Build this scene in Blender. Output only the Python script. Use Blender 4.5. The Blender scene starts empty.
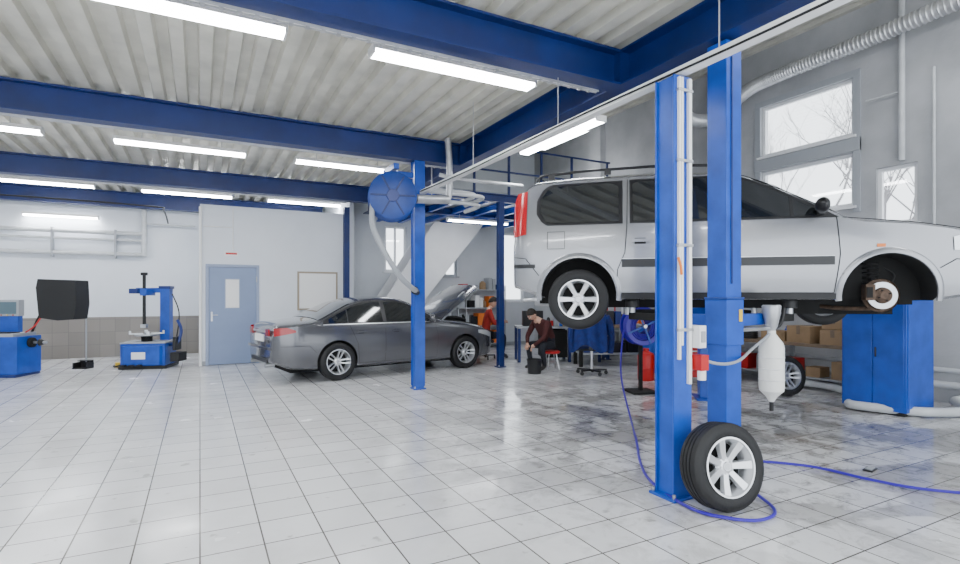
import bpy, bmesh, math, random
import numpy as np
from mathutils import Vector, Matrix
random.seed(4)
YAW=math.radians(27.67)
SA,CA=math.sin(YAW),math.cos(YAW)
def C(xc,d,z=0.0):
    """metres right of / ahead of the tripod position -> building coordinates"""
    return Vector((SA*d+CA*xc, CA*d-SA*xc, z))
def Rz(a): return Matrix.Rotation(a,4,'Z')
def Rx(a): return Matrix.Rotation(a,4,'X')
def Ry(a): return Matrix.Rotation(a,4,'Y')
def Tr(*p):
    return Matrix.Translation(Vector(p[0]) if len(p)==1 else Vector(p))
# ---------------------------------------------------------------- materials
def mat(name,col,rough=0.5,metal=0.0,noise=0.0,nscale=4.0,emit=0.0,bump=0.0,bscale=20.0,coat=0.0,ecol=None):
    m=bpy.data.materials.new(name); m.use_nodes=True
    nt=m.node_tree; b=nt.nodes['Principled BSDF']
    b.inputs['Base Color'].default_value=(*col,1)
    b.inputs['Roughness'].default_value=rough
    b.inputs['Metallic'].default_value=metal
    if coat: b.inputs['Coat Weight'].default_value=coat; b.inputs['Coat Roughness'].default_value=0.06
    if emit:
        b.inputs['Emission Color'].default_value=(*(ecol or col),1); b.inputs['Emission Strength'].default_value=emit
    if noise or bump:
        tc=nt.nodes.new('ShaderNodeTexCoord')
    if noise:
        n=nt.nodes.new('ShaderNodeTexNoise'); n.inputs['Scale'].default_value=nscale; n.inputs['Detail'].default_value=6
        r=nt.nodes.new('ShaderNodeValToRGB')
        r.color_ramp.elements[0].position=0.3; r.color_ramp.elements[1].position=0.65
        r.color_ramp.elements[0].color=(*[c*(1-noise) for c in col],1)
        r.color_ramp.elements[1].color=(*col,1)
        nt.links.new(tc.outputs['Object'],n.inputs['Vector']); nt.links.new(n.outputs['Fac'],r.inputs['Fac'])
        nt.links.new(r.outputs['Color'],b.inputs['Base Color'])
    if bump:
        n2=nt.nodes.new('ShaderNodeTexNoise'); n2.inputs['Scale'].default_value=bscale; n2.inputs['Detail'].default_value=4
        bp=nt.nodes.new('ShaderNodeBump'); bp.inputs['Strength'].default_value=bump; bp.inputs['Distance'].default_value=0.01
        nt.links.new(tc.outputs['Object'],n2.inputs['Vector']); nt.links.new(n2.outputs['Fac'],bp.inputs['Height'])
        nt.links.new(bp.outputs['Normal'],b.inputs['Normal'])
    return m
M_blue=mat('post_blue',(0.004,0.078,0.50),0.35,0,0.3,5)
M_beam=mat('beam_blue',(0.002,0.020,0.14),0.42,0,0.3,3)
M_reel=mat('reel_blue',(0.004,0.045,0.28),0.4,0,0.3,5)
M_dblue=mat('dark_blue',(0.006,0.025,0.17),0.4)
M_wall=mat('wall_paint',(0.78,0.82,0.88),0.7,0,0.08,1.0,bump=0.2)
M_wallb=mat('wall_back_paint',(0.68,0.71,0.75),0.7,0,0.12,1.2,bump=0.2)
M_wallg=mat('wall_concrete',(0.48,0.49,0.51),0.8,0,0.28,1.3,bump=0.4)
M_white=mat('white_paint',(0.84,0.85,0.87),0.45,0,0.06,3)
M_whitep=mat('white_plastic',(0.87,0.87,0.87),0.35)
M_trimg=mat('grey_paint',(0.36,0.38,0.41),0.5)
M_frame=mat('board_frame',(0.36,0.30,0.22),0.5)
M_black=mat('black_rubber',(0.008,0.008,0.009),0.55)
M_tyre=mat('tyre_rubber',(0.006,0.006,0.007),0.6,bump=0.2,bscale=60)
M_blackp=mat('black_plastic',(0.010,0.010,0.012),0.35)
M_dark=mat('dark_liner',(0.008,0.008,0.008),0.9)
M_alloy=mat('alloy',(0.74,0.75,0.77),0.28,0.75)
M_steel=mat('steel',(0.55,0.56,0.58),0.3,0.9,0.2,8)
M_galv=mat('galvanised',(0.60,0.61,0.63),0.35,0.55,0.25,6)
M_rust=mat('rusty_steel',(0.13,0.085,0.06),0.7,0.5,0.5,25)
M_silver=mat('silver_paint',(0.30,0.305,0.325),0.26,0.6,coat=1.0)
M_grey=mat('graphite_paint',(0.115,0.117,0.13),0.24,0.55,coat=1.0)
M_glass=mat('car_glass',(0.010,0.012,0.014),0.04,0,coat=1.0)
M_red=mat('red_paint',(0.50,0.010,0.010),0.35)
M_redl=mat('tail_lamp',(0.40,0.004,0.010),0.2,coat=0.4)
M_clear=mat('head_lamp',(0.75,0.78,0.8),0.08,0.5,coat=1)
M_orange=mat('orange_plastic',(0.8,0.2,0.03),0.4)
M_yel=mat('yellow_paint',(0.75,0.5,0.04),0.4)
M_card=mat('cardboard',(0.36,0.24,0.13),0.85,0,0.2,6)
M_wood=mat('bench_wood',(0.24,0.17,0.11),0.6,0,0.4,7)
M_purple=mat('purple_hose',(0.035,0.008,0.40),0.35)
M_dblu2=mat('blue_fabric',(0.008,0.026,0.18),0.85,0,0.4,12)
M_skin=mat('skin',(0.62,0.36,0.26),0.5)
M_lips=mat('lips',(.42,.16,.14),.5)
M_hair=mat('hair',(0.02,0.014,0.010),0.7)
M_shirtr=mat('red_sweater',(0.42,0.03,0.02),0.85)
M_shirtm=mat('maroon_overall',(0.06,0.012,0.012),0.85)
M_pants=mat('dark_workwear',(0.014,0.016,0.024),0.85)
M_shoe=mat('shoe_leather',(0.02,0.018,0.016),0.5)
M_door=mat('door_paint',(0.22,0.29,0.46),0.45,0,0.06,3)
M_doorf=mat('door_frame_paint',(0.30,0.36,0.52),0.45)
M_paper=mat('paper',(0.9,0.9,0.9),0.8)
M_tube=mat('tube_diffuser',(1,1,1),0.5,emit=42,ecol=(0.95,0.975,1.0))
M_screen=mat('screen',(0.1,0.16,0.2),0.3)
M_milky=mat('milky_plastic',(0.87,0.87,0.83),0.35)
M_bark=mat('bark',(0.28,0.27,0.27),0.9)
M_corr=mat('ceiling_steel',(0.66,0.645,0.57),0.42,0.1,0.25,2.5)
M_pipew=mat('grey_pvc',(0.58,0.60,0.62),0.4,0,0.15,6)

def floor_mat():
    m=bpy.data.materials.new('floor_tiles'); m.use_nodes=True
    nt=m.node_tree; b=nt.nodes['Principled BSDF']; L=nt.links.new
    N=nt.nodes.new
    tc=N('ShaderNodeTexCoord')
    br=N('ShaderNodeTexBrick'); br.offset=0.0; br.squash=1.0
    br.inputs['Scale'].default_value=1.0
    br.inputs['Brick Width'].default_value=0.335; br.inputs['Row Height'].default_value=0.335
    br.inputs['Mortar Size'].default_value=0.0048; br.inputs['Mortar Smooth'].default_value=0.15
    br.inputs['Bias'].default_value=0.0
    br.inputs['Color1'].default_value=(0.80,0.80,0.81,1); br.inputs['Color2'].default_value=(0.72,0.72,0.73,1)
    br.inputs['Mortar'].default_value=(0.11,0.10,0.09,1)
    L(tc.outputs['Object'],br.inputs['Vector'])
    def noise(s,d,r=.5,dist=0.0):
        n=N('ShaderNodeTexNoise'); n.inputs['Scale'].default_value=s; n.inputs['Detail'].default_value=d; n.inputs['Roughness'].default_value=r; n.inputs['Distortion'].default_value=dist
        L(tc.outputs['Object'],n.inputs['Vector']); return n.outputs['Fac']
    def ramp(x,a,c):
        r=N('ShaderNodeMapRange'); r.inputs['From Min'].default_value=a; r.inputs['From Max'].default_value=c; L(x,r.inputs['Value']); return r.outputs['Result']
    def mul(a,c):
        q=N('ShaderNodeMath'); q.operation='MULTIPLY'; q.use_clamp=True; L(a,q.inputs[0])
        if isinstance(c,float): q.inputs[1].default_value=c
        else: L(c,q.inputs[1])
        return q.outputs[0]
    def mix(f,a,col):
        q=N('ShaderNodeMixRGB'); L(f,q.inputs['Fac']); L(a,q.inputs['Color1']); q.inputs['Color2'].default_value=(*col,1); return q.outputs['Color']
    # work-zone mask : oily wet dirt beneath and around the lift
    vs=N('ShaderNodeVectorMath'); vs.operation='DISTANCE'; vs.inputs[1].default_value=(5.4,4.2,0)
    L(tc.outputs['Object'],vs.inputs[0])
    zone=N('ShaderNodeMapRange'); zone.inputs['From Min'].default_value=1.6; zone.inputs['From Max'].default_value=4.4
    zone.inputs['To Min'].default_value=1.0; zone.inputs['To Max'].default_value=0.0; L(vs.outputs['Value'],zone.inputs['Value'])
    z=zone.outputs['Result']
    wet=mul(ramp(noise(1.3,8,.6,.4),.47,.53),z)
    base=mix(mul(ramp(noise(.9,9,.7),.48,.8),.35),br.outputs['Color'],(0.34,0.33,0.31))
    c1=mix(mul(wet,.62),base,(0.17,0.155,0.14))
    streak=mul(mul(ramp(noise(5,10,.75,.6),.50,.62),z),.7)
    c2=mix(streak,c1,(0.09,0.08,0.07))
    spots=mul(ramp(noise(6,4),.66,.71),.45)
    c3=mix(spots,c2,(0.18,0.17,0.15))
    L(c3,b.inputs['Base Color'])
    rr=N('ShaderNodeMapRange'); rr.inputs['From Min'].default_value=0.3; rr.inputs['From Max'].default_value=0.7
    rr.inputs['To Min'].default_value=0.12; rr.inputs['To Max'].default_value=0.28
    L(noise(2.2,5),rr.inputs['Value'])
    sub=N('ShaderNodeMath'); sub.operation='MULTIPLY_ADD'; sub.use_clamp=True; L(wet,sub.inputs[0]); sub.inputs[1].default_value=-.22; L(rr.outputs['Result'],sub.inputs[2])
    mx=N('ShaderNodeMath'); mx.operation='MAXIMUM'; mx.inputs[1].default_value=.03; L(sub.outputs[0],mx.inputs[0])
    L(mx.outputs[0],b.inputs['Roughness'])
    bp=N('ShaderNodeBump'); bp.inputs['Strength'].default_value=0.5; bp.inputs['Distance'].default_value=0.003; bp.invert=True
    L(br.outputs['Fac'],bp.inputs['Height']); L(bp.outputs['Normal'],b.inputs['Normal'])
    b.inputs['Specular IOR Level'].default_value=0.7
    return m
M_floor=floor_mat()
def tile_mat(name,c1,c2,mo,s):
    m=bpy.data.materials.new(name); m.use_nodes=True
    nt=m.node_tree; b=nt.nodes['Principled BSDF']
    tc=nt.nodes.new('ShaderNodeTexCoord'); mp=nt.nodes.new('ShaderNodeMapping'); mp.inputs['Rotation'].default_value=(math.pi/2,0,0)
    br=nt.nodes.new('ShaderNodeTexBrick'); br.offset=0
    br.inputs['Scale'].default_value=1; br.inputs['Brick Width'].default_value=s; br.inputs['Row Height'].default_value=s
    br.inputs['Mortar Size'].default_value=0.004
    for k,c in (('Color1',c1),('Color2',c2),('Mortar',mo)): br.inputs[k].default_value=(*c,1)
    nt.links.new(tc.outputs['Object'],mp.inputs['Vector']); nt.links.new(mp.outputs['Vector'],br.inputs['Vector']); nt.links.new(br.outputs['Color'],b.inputs['Base Color'])
    b.inputs['Roughness'].default_value=0.3
    return m
M_dado=tile_mat('dado_tiles',(0.25,0.225,0.20),(0.21,0.19,0.17),(0.15,0.14,0.13),0.3)
def glass_mat():
    m=bpy.data.materials.new('window_glass'); m.use_nodes=True; nt=m.node_tree; nt.nodes.clear()
    o=nt.nodes.new('ShaderNodeOutputMaterial'); t=nt.nodes.new('ShaderNodeBsdfTransparent'); g=nt.nodes.new('ShaderNodeBsdfGlossy'); g.inputs['Roughness'].default_value=0.03
    x=nt.nodes.new('ShaderNodeMixShader'); x.inputs[0].default_value=0.08
    nt.links.new(t.outputs[0],x.inputs[1]); nt.links.new(g.outputs[0],x.inputs[2]); nt.links.new(x.outputs[0],o.inputs[0])
    return m
M_wglass=glass_mat()

# ---------------------------------------------------------------- mesh builder
class MB:
    def __init__(s): s.v=[];s.f=[];s.m=[];s.sm=[];s.mats=[]
    def mi(s,m):
        if m not in s.mats: s.mats.append(m)
        return s.mats.index(m)
    def add(s,vs,fs,m,M=None,smooth=False):
        o=len(s.v)
        for p in vs:
            p=Vector(p)
            s.v.append(M@p if M else p)
        k=s.mi(m)
        for f in fs: s.f.append([o+i for i in f]); s.m.append(k); s.sm.append(smooth)
    def box(s,c,d,m,M=None):
        x,y,z=c;a,b,e=d[0]/2,d[1]/2,d[2]/2
        vs=[(x+i*a,y+j*b,z+k*e) for i in(-1,1) for j in(-1,1) for k in(-1,1)]
        s.add(vs,[(0,1,3,2),(4,6,7,5),(0,4,5,1),(2,3,7,6),(0,2,6,4),(1,5,7,3)],m,M)
    def bx(s,x0,x1,y0,y1,z0,z1,m,M=None):
        s.box(((x0+x1)/2,(y0+y1)/2,(z0+z1)/2),(x1-x0,y1-y0,z1-z0),m,M)
    def lathe(s,prof,m,M=None,n=32,smooth=True):
        vs=[];fs=[];k=len(prof)
        for i in range(n):
            a=2*math.pi*i/n
            for r,z in prof: vs.append((r*math.cos(a),r*math.sin(a),z))
        for i in range(n):
            j=(i+1)%n
            for q in range(k-1):
                fs.append((i*k+q,j*k+q,j*k+q+1,i*k+q+1))
        s.add(vs,fs,m,M,smooth)
    def cyl(s,p1,p2,r,m,r2=None,n=16,M=None):
        p1=Vector(p1);p2=Vector(p2);d=p2-p1
        q=Matrix.Translation(p1)@d.to_track_quat('Z','Y').to_matrix().to_4x4()
        if M: q=M@q
        r2=r if r2 is None else r2
        s.lathe([(0.0001,0),(r,0),(r2,d.length),(0.0001,d.length)],m,q,n)
    def tube(s,pts,r,m,n=8,M=None,sub=6,closed=False):
        P=[Vector(p) for p in pts]
        if sub>1 and len(P)>2:
            Q=[]
            for i in range(len(P)-1):
                a=P[max(i-1,0)];b=P[i];c=P[i+1];d=P[min(i+2,len(P)-1)]
                for k in range(sub):
                    t=k/sub
                    Q.append(0.5*((2*b)+(c-a)*t+(2*a-5*b+4*c-d)*t*t+(3*b-a-3*c+d)*t**3))
            Q.append(P[-1]);P=Q
        rr=r if isinstance(r,(list,tuple)) else None
        vs=[];fs=[]
        up=Vector((0,0,1));N=len(P);prev=None
        for i in range(N):
            t=(P[min(i+1,N-1)]-P[max(i-1,0)]).normalized()
            if prev is None:
                a=t.cross(up)
                if a.length<0.1: a=t.cross(Vector((1,0,0)))
                a.normalize()
            else:
                a=(prev-t*prev.dot(t)).normalized()
            prev=a;b=t.cross(a)
            ri=(rr[0]+(rr[1]-rr[0])*i/(N-1)) if rr else r
            for k in range(n):
                an=2*math.pi*k/n
                vs.append(P[i]+a*math.cos(an)*ri+b*math.sin(an)*ri)
        for i in range(N-1):
            for k in range(n):
                fs.append((i*n+k,i*n+(k+1)%n,(i+1)*n+(k+1)%n,(i+1)*n+k))
        fs.append(tuple(range(n)));fs.append(tuple((N-1)*n+k for k in range(n)))
        s.add(vs,fs,m,M,True)
    def prism(s,poly,z0,z1,m,M=None):
        n=len(poly)
        vs=[(x,y,z0) for x,y in poly]+[(x,y,z1) for x,y in poly]
        fs=[tuple(range(n)),tuple(range(n,2*n))]+[(i,(i+1)%n,n+(i+1)%n,n+i) for i in range(n)]
        s.add(vs,fs,m,M)
    def grid(s,fn,nu,nv,m,M=None,smooth=True):
        vs=[fn(i/nu,j/nv) for i in range(nu+1) for j in range(nv+1)]
        fs=[(i*(nv+1)+j,(i+1)*(nv+1)+j,(i+1)*(nv+1)+j+1,i*(nv+1)+j+1) for i in range(nu) for j in range(nv)]
        s.add(vs,fs,m,M,smooth)
    def ball(s,c,r,m,M=None,n=14):
        if not isinstance(r,(tuple,list)): r=(r,r,r)
        prof=[(max(math.sin(math.pi*i/10),1e-4),-math.cos(math.pi*i/10)) for i in range(11)]
        q=Matrix.Translation(Vector(c))@Matrix.Diagonal((*r,1))
        s.lathe(prof,m,(M@q) if M else q,n)
    def mesh(s,me,M=None,smooth=True):
        o=len(s.v)
        for v in me.vertices: s.v.append(M@v.co if M else v.co.copy())
        for p in me.polygons:
            s.f.append([o+i for i in p.vertices]); s.m.append(s.mi(me.materials[p.material_index])); s.sm.append(smooth)
    def build(s,name,bevel=0.0,M=None,angle=35):
        me=bpy.data.meshes.new(name)
        me.from_pydata([tuple(v) for v in s.v],[],s.f)
        for m in s.mats: me.materials.append(m)
        me.polygons.foreach_set('material_index',s.m)
        me.polygons.foreach_set('use_smooth',s.sm)
        bm=bmesh.new();bm.from_mesh(me);bmesh.ops.recalc_face_normals(bm,faces=bm.faces);bm.to_mesh(me);bm.free()
        me.update()
        me.set_sharp_from_angle(angle=math.radians(angle))
        ob=bpy.data.objects.new(name,me)
        bpy.context.collection.objects.link(ob)
        if M: ob.matrix_world=M
        if bevel:
            b=ob.modifiers.new('bevel','BEVEL');b.width=bevel;b.segments=2;b.limit_method='ANGLE';b.angle_limit=math.radians(50)
        return ob

def wheel(mb,M,R=0.31,w=0.19,rr=0.2,spokes=6,rim=None,double=False):
    rim=rim or M_alloy
    h=w/2
    P=[(rr-.012,h*.7),(rr,h*.9),(rr+.02,h),(rr+(R-rr)*.55,h*1.03),(R-.025,h*.96),(R-.006,h*.82),(R,h*.62),
       (R,h*.42),(R-.008,h*.40),(R-.008,h*.32),(R,h*.30),(R,h*.05),(R-.008,h*.04),(R-.008,-h*.04),(R,-h*.05),(R,-h*.30),(R-.008,-h*.32),(R-.008,-h*.40),(R,-h*.42),
       (R,-h*.62),(R-.006,-h*.82),(R-.025,-h*.96),(rr+.02,-h),(rr-.012,-h*.85)]
    mb.lathe(P,M_tyre,M,48)
    mb.lathe([(rr+.003,h*.88),(rr+.003,h*.97),(rr-.010,h*.97),(rr-.016,h*.72),(rr-.03,h*.5),(rr-.035,-h*.8),(rr,-h*.95)],rim,M,48)
    mb.lathe([(0.001,-h*.25),(rr-.034,-h*.25)],M_dark,M,32)
    mb.lathe([(0.001,h*.60),(.028,h*.60),(.032,h*.50),(.062,h*.42),(.072,h*.2),(.06,-h*.2)],rim,M,32)
    mb.lathe([(0.001,h*.62),(.022,h*.62),(.024,h*.58)],M_steel,M,20)
    for i in range(spokes):
        a=2*math.pi*i/spokes
        Q=M@Rz(a)
        offs=(-.028,.028) if double else (0,)
        for o in offs:
            wd=.013 if double else .024
            we=.014 if double else .034
            x0,x1=.045,rr-.012
            oo=o*1.25
            vs=[];zz=((x0,h*.18,h*.46),((x0+x1)/2,h*.3,h*.62),(x1,h*.45,h*.85))
            for (x,za,zb),wi,of in zip(zz,(wd,(wd+we)/2,we),(o*.8,(o+oo)/2,oo)):
                vs+=[(x,of-wi,za),(x,of+wi,za),(x,of+wi*.75,zb),(x,of-wi*.75,zb)]
            fs=[(0,1,2,3),(8,9,10,11)]
            for k in range(2):
                for j in range(4): fs.append((k*4+j,k*4+(j+1)%4,k*4+4+(j+1)%4,k*4+4+j))
            mb.add(vs,fs,rim,Q)
    for i in range(5):
        a=2*math.pi*(i+.5)/5
        mb.cyl((.047*math.cos(a),.047*math.sin(a),h*.3),(.047*math.cos(a),.047*math.sin(a),h*.5),.008,M_steel,n=6,M=M)

# ---------------------------------------------------------------- car body
def sm(pts,sig=.03,x0=None,x1=None):
    xs=np.array([p[0] for p in pts]);ys=np.array([p[1] for p in pts])
    g=np.arange(xs[0]-.3,xs[-1]+.3,.01);v=np.interp(g,xs,ys)
    n=int(sig*4/.01);k=np.exp(-.5*((np.arange(-n,n+1)*.01)/sig)**2);k/=k.sum()
    vp=np.pad(v,n,mode='edge');s=np.convolve(vp,k,mode='valid')
    return lambda x:float(np.interp(x,g,s))
class CarBody:
    def __init__(c,T,B,belt,w,x0,x1,rn=.55,rt=.35,pn=.70,pt=.82,tumble=.3,crown=.035,er=.05):
        c.T,c.B,c.belt,c.w,c.x0,c.x1=T,B,belt,w,x0,x1
        c.rn,c.rt,c.pn,c.pt,c.tumble,c.crown,c.er=rn,rt,pn,pt,tumble,crown,er
    def P(c,x):
        f=1
        if x>c.x1-c.rn: t=min((x-(c.x1-c.rn))/c.rn,1); f=c.pn+(1-c.pn)*math.sqrt(max(0,1-t**2.6))
        if x<c.x0+c.rt: t=min(((c.x0+c.rt)-x)/c.rt,1); f=c.pt+(1-c.pt)*math.sqrt(max(0,1-t**2.6))
        return c.w*f
    def W(c,x,z):
        P=c.P(x);B=c.B(x);be=c.belt(x)
        if z<=be:
            s=(z-B)/max(be-B,.01)
            f=.945+.055*math.sin(min(max(s,0),1)/.55*math.pi/2) if s<.55 else 1-.03*((s-.55)/.45)**2
            return P*f
        dz=z-be
        return P*.97-c.tumble*dz-.12*dz*dz
    def ring(c,x):
        B=c.B(x);T=max(c.T(x),B+.12);zt=max(T-c.crown-c.er,B+.05)
        pts=[(0,B),(c.W(x,B)*.5,B),(c.W(x,B)*.93,B),(c.W(x,B+.03),B+.03)]
        K=16
        for i in range(1,K+1):
            z=B+.03+(zt-B-.03)*i/K
            pts.append((c.W(x,z),z))
        ys=c.W(x,zt);cr=T-zt
        for u in (.985,.96,.92,.86,.76,.6,.4,.2,0):
            pts.append((ys*u,T-cr*(.45*u*u+.55*u**9)))
        return pts
    def top(c,x,u):
        B=c.B(x);T=max(c.T(x),B+.12);zt=max(T-c.crown-c.er,B+.05);ys=c.W(x,zt);cr=T-zt
        return Vector((x,ys*u,T-cr*(.45*u*u+.55*abs(u)**9)))
    def mesh(c,mb,paint,arches,ra,linermat,depth=.30):
        xs=sorted(set([round(c.x0+.0+v,3) for v in (0,.008,.02,.04,.07,.1)]+[round(x,3) for x in np.arange(c.x0+.14,c.x1-.12,.05)]+[round(c.x1-v,3) for v in (0,.008,.02,.04,.07,.1)]))
        vs=[];n=None
        for x in xs:
            r=c.ring(x)
            full=[(x,-y,z) for y,z in r]+[(x,y,z) for y,z in r[-2:0:-1]]
            n=len(full);vs+=full
        fs=[]
        for i in range(len(xs)-1):
            for j in range(n):
                fs.append((i*n+j,i*n+(j+1)%n,(i+1)*n+(j+1)%n,(i+1)*n+j))
        fs.append(tuple(range(n)));fs.append(tuple((len(xs)-1)*n+j for j in range(n)))
        t=MB();t.add(vs,fs,paint,None,True);ob=t.build('tmp_body')
        k=MB()
        for ax,az in arches:
            for sgn in(-1,1):
                k.cyl((ax,sgn*(c.w+.2),az),(ax,sgn*(c.w-depth),az),ra,linermat,n=48)
        cu=k.build('tmp_cut')
        m=ob.modifiers.new('b','BOOLEAN');m.operation='DIFFERENCE';m.object=cu;m.solver='EXACT'
        try: m.material_mode='TRANSFER'
        except Exception: pass
        dg=bpy.context.evaluated_depsgraph_get();dg.update()
        me=bpy.data.meshes.new_from_object(ob.evaluated_get(dg),preserve_all_data_layers=False,depsgraph=dg)
        mb.mesh(me)
        bpy.data.objects.remove(ob);bpy.data.objects.remove(cu)
    def panel(c,mb,x0,x1,zlo,zhi,eps,m,nx=16,nz=6,sides=(-1,1)):
        lo=zlo if callable(zlo) else (lambda x:zlo)
        hi=zhi if callable(zhi) else (lambda x:zhi)
        for s in sides:
            def fn(u,v):
                x=x0+(x1-x0)*u;a,b=lo(x),hi(x);z=a+(b-a)*v
                return (x,s*(c.W(x,z)+eps),z)
            mb.grid(fn,nx,nz,m)
    def seam(c,mb,pts,m,wd=.008,eps=.003,sides=(-1,1)):
        for s in sides:
            P=[]
            for i in range(len(pts)-1):
                a=Vector(pts[i]);b=Vector(pts[i+1])
                for k in range(8): P.append(a.lerp(b,k/8))
            P.append(Vector(pts[-1]))
            vs=[];fs=[]
            for i,p in enumerate(P):
                t=(P[min(i+1,len(P)-1)]-P[max(i-1,0)]).normalized();nn=Vector((-t.y,t.x))*wd/2
                for q in(p+nn,p-nn): vs.append((q.x,s*(c.W(q.x,q.y)+eps),q.y))
            for i in range(len(P)-1): fs.append((2*i,2*i+1,2*i+3,2*i+2))
            mb.add(vs,fs,m)
    def tpanel(c,mb,x0,x1,u0,eps,m,nx=14,ny=12,taper=0):
        def fn(a,b):
            x=x0+(x1-x0)*a;u=(-1+2*b)*(u0-taper*a)
            p=c.top(x,u);e=.01
            sl=(c.T(x+e)-c.T(x-e))/(2*e);nn=Vector((-sl,0,1)).normalized()
            return p+nn*eps
        mb.grid(fn,nx,ny,m)

def interp(pts): 
    xs=[p[0] for p in pts];ys=[p[1] for p in pts]
    return lambda x:float(np.interp(x,xs,ys))

# ================================================================ ROOM
def wall_holes(name,axis,p0,p1,a0,a1,z0,z1,holes,m):
    mb=MB()
    A=sorted(set([a0,a1]+[h[0] for h in holes]+[h[1] for h in holes]));Z=sorted(set([z0,z1]+[h[2] for h in holes]+[h[3] for h in holes]))
    for i in range(len(A)-1):
        for j in range(len(Z)-1):
            ca=(A[i]+A[i+1])/2;cz=(Z[j]+Z[j+1])/2
            if any(h[0]<ca<h[1] and h[2]<cz<h[3] for h in holes): continue
            if axis=='X': mb.bx(p0,p1,A[i],A[i+1],Z[j],Z[j+1],m)
            else: mb.bx(A[i],A[i+1],p0,p1,Z[j],Z[j+1],m)
    return mb.build(name)
XL,XR=-7.0,9.0
YD,YB,YL=12.5,13.6,15.4
mb=MB();mb.bx(XL-.2,XR+.2,-3.5,YL+.2,-.1,0,M_floor);mb.build('floor')
wall_holes('wall_back_left','Y',YL,YL+.15,XL,3.1,0,4.0,[],M_wall)
mb=MB();mb.bx(XL,0,YL-.012,YL-.001,0,.95,M_dado);mb.build('trim_1')
wall_holes('wall_door','Y',YD,YD+.1,0,3.1,0,3.3,[(.1,1.14,0,2.12)],M_wall)
wall_holes('wall_partition','X',0,.1,YD+.1,YL,0,3.3,[],M_wall)
wall_holes('wall_return','X',3.1,3.2,YD,YL,0,3.95,[],M_wall)
mb=MB();mb.bx(0.0,3.1,YD,YL,3.3,3.36,M_wall);mb.build('ceiling_room')
BH=[(4.3,4.9,2.1,3.3),(5.35,6.4,2.0,3.25),(7.9,8.6,1.3,3.3)]
wall_holes('wall_back','Y',YB,YB+.15,3.2,XR+.2,0,5.9,BH,M_wallb)
RH=[(4.65,6.2,3.95,4.85),(4.65,6.2,2.85,3.68),(3.82,4.34,2.5,3.36)]
wall_holes('wall_right','X',XR,XR+.2,-3.5,YB,0,5.9,RH,M_wallg)
wall_holes('wall_left','X',XL-.15,XL,-3.5,YL,0,4.0,[],M_wall)
wall_holes('wall_fascia','X',3.86,3.96,-3.5,YB,3.98,5.9,[],M_wallg)
mb=MB()
for y in (7.0,10.6): mb.bx(XR-.16,XR,y-.2,y+.2,0,5.9,M_wallg)
mb.build('trim_2')
# windows
def window(n,axis,p,a0,a1,z0,z1,mull,m=M_white,sill=True):
    mb=MB();t=.055
    def b(A0,A1,Z0,Z1,q0,q1,mm):
        if axis=='X': mb.bx(q0,q1,A0,A1,Z0,Z1,mm)
        else: mb.bx(A0,A1,q0,q1,Z0,Z1,mm)
    q0,q1=p+.04,p+.10
    e=.002
    b(a0+e,a1-e,z0+e,z0+t,q0,q1,m);b(a0+e,a1-e,z1-t,z1-e,q0,q1,m);b(a0+e,a0+t,z0+t,z1-t,q0,q1,m);b(a1-t,a1-e,z0+t,z1-t,q0,q1,m)
    for k in mull: b(k-.025,k+.025,z0+t,z1-t,q0,q1,m)
    b(a0+t,a1-t,z0+t,z1-t,p+.065,p+.072,M_wglass)
    if sill: b(a0-.05,a1+.05,z0-.04,z0-.001,p-.06,p-.001,m)
    mb.build('window_%d'%n)
window(1,'X',XR,4.65,6.2,3.95,4.85,[])
window(2,'X',XR,4.65,6.2,2.85,3.68,[])
window(3,'X',XR,3.82,4.34,2.5,3.36,[])  # overexposed sun patch on the wall, modelled as a small framed window
window(4,'Y',YB,4.3,4.9,2.1,3.3,[4.6])
window(5,'Y',YB,5.35,6.4,2.0,3.25,[5.7,6.05],M_trimg)
window(6,'Y',YB,7.9,8.6,1.3,3.3,[])
mb=MB()
for (a0,a1,z0,z1) in ((4.55,6.3,2.75,4.95),):
    mb.bx(XR-.03,XR,a0,a0+.1,z0,z1-.1,M_trimg);mb.bx(XR-.03,XR,a1-.1,a1,z0,z1-.1,M_trimg)
    mb.bx(XR-.035,XR,a0,a1,z1-.1,z1,M_trimg);mb.bx(XR-.05,XR,a0,a1,3.70,3.90,M_trimg)
mb.build('trim_3')
# corrugated ceiling
def corr(name,x0,x1,y0,y1,z,per=.25,dep=.075):
    mb=MB();xs=[]
    n=int((x1-x0)/per)
    for i in range(n):
        b=x0+i*per
        xs+=[(b,z),(b+.11,z),(b+.13,z+dep),(b+.23,z+dep)]
    xs.append((x0+n*per,z))
    vs=[];fs=[]
    for x,zz in xs: vs+=[(x,y0,zz),(x,y1,zz)]
    for i in range(len(xs)-1): fs.append((2*i,2*i+2,2*i+3,2*i+1))
    mb.add(vs,fs,M_corr);return mb.build(name)
corr('ceiling',XL,3.98,-3.5,YL+.1,3.91)
corr('ceiling_high_bay',3.9,XR+.2,-3.5,YB+.1,5.88)
# I beams
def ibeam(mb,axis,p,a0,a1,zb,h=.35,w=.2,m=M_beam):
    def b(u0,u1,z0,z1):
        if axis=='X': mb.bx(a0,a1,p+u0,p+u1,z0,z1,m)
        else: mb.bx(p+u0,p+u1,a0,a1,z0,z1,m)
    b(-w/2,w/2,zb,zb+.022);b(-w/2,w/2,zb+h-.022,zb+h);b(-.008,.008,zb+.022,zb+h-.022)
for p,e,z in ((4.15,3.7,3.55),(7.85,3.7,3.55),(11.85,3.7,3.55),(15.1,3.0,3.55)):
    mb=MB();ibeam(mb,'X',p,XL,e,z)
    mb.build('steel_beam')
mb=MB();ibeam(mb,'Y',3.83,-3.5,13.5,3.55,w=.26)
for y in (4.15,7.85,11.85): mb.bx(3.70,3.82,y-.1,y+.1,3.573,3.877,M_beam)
mb.build('steel_girder')
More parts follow.
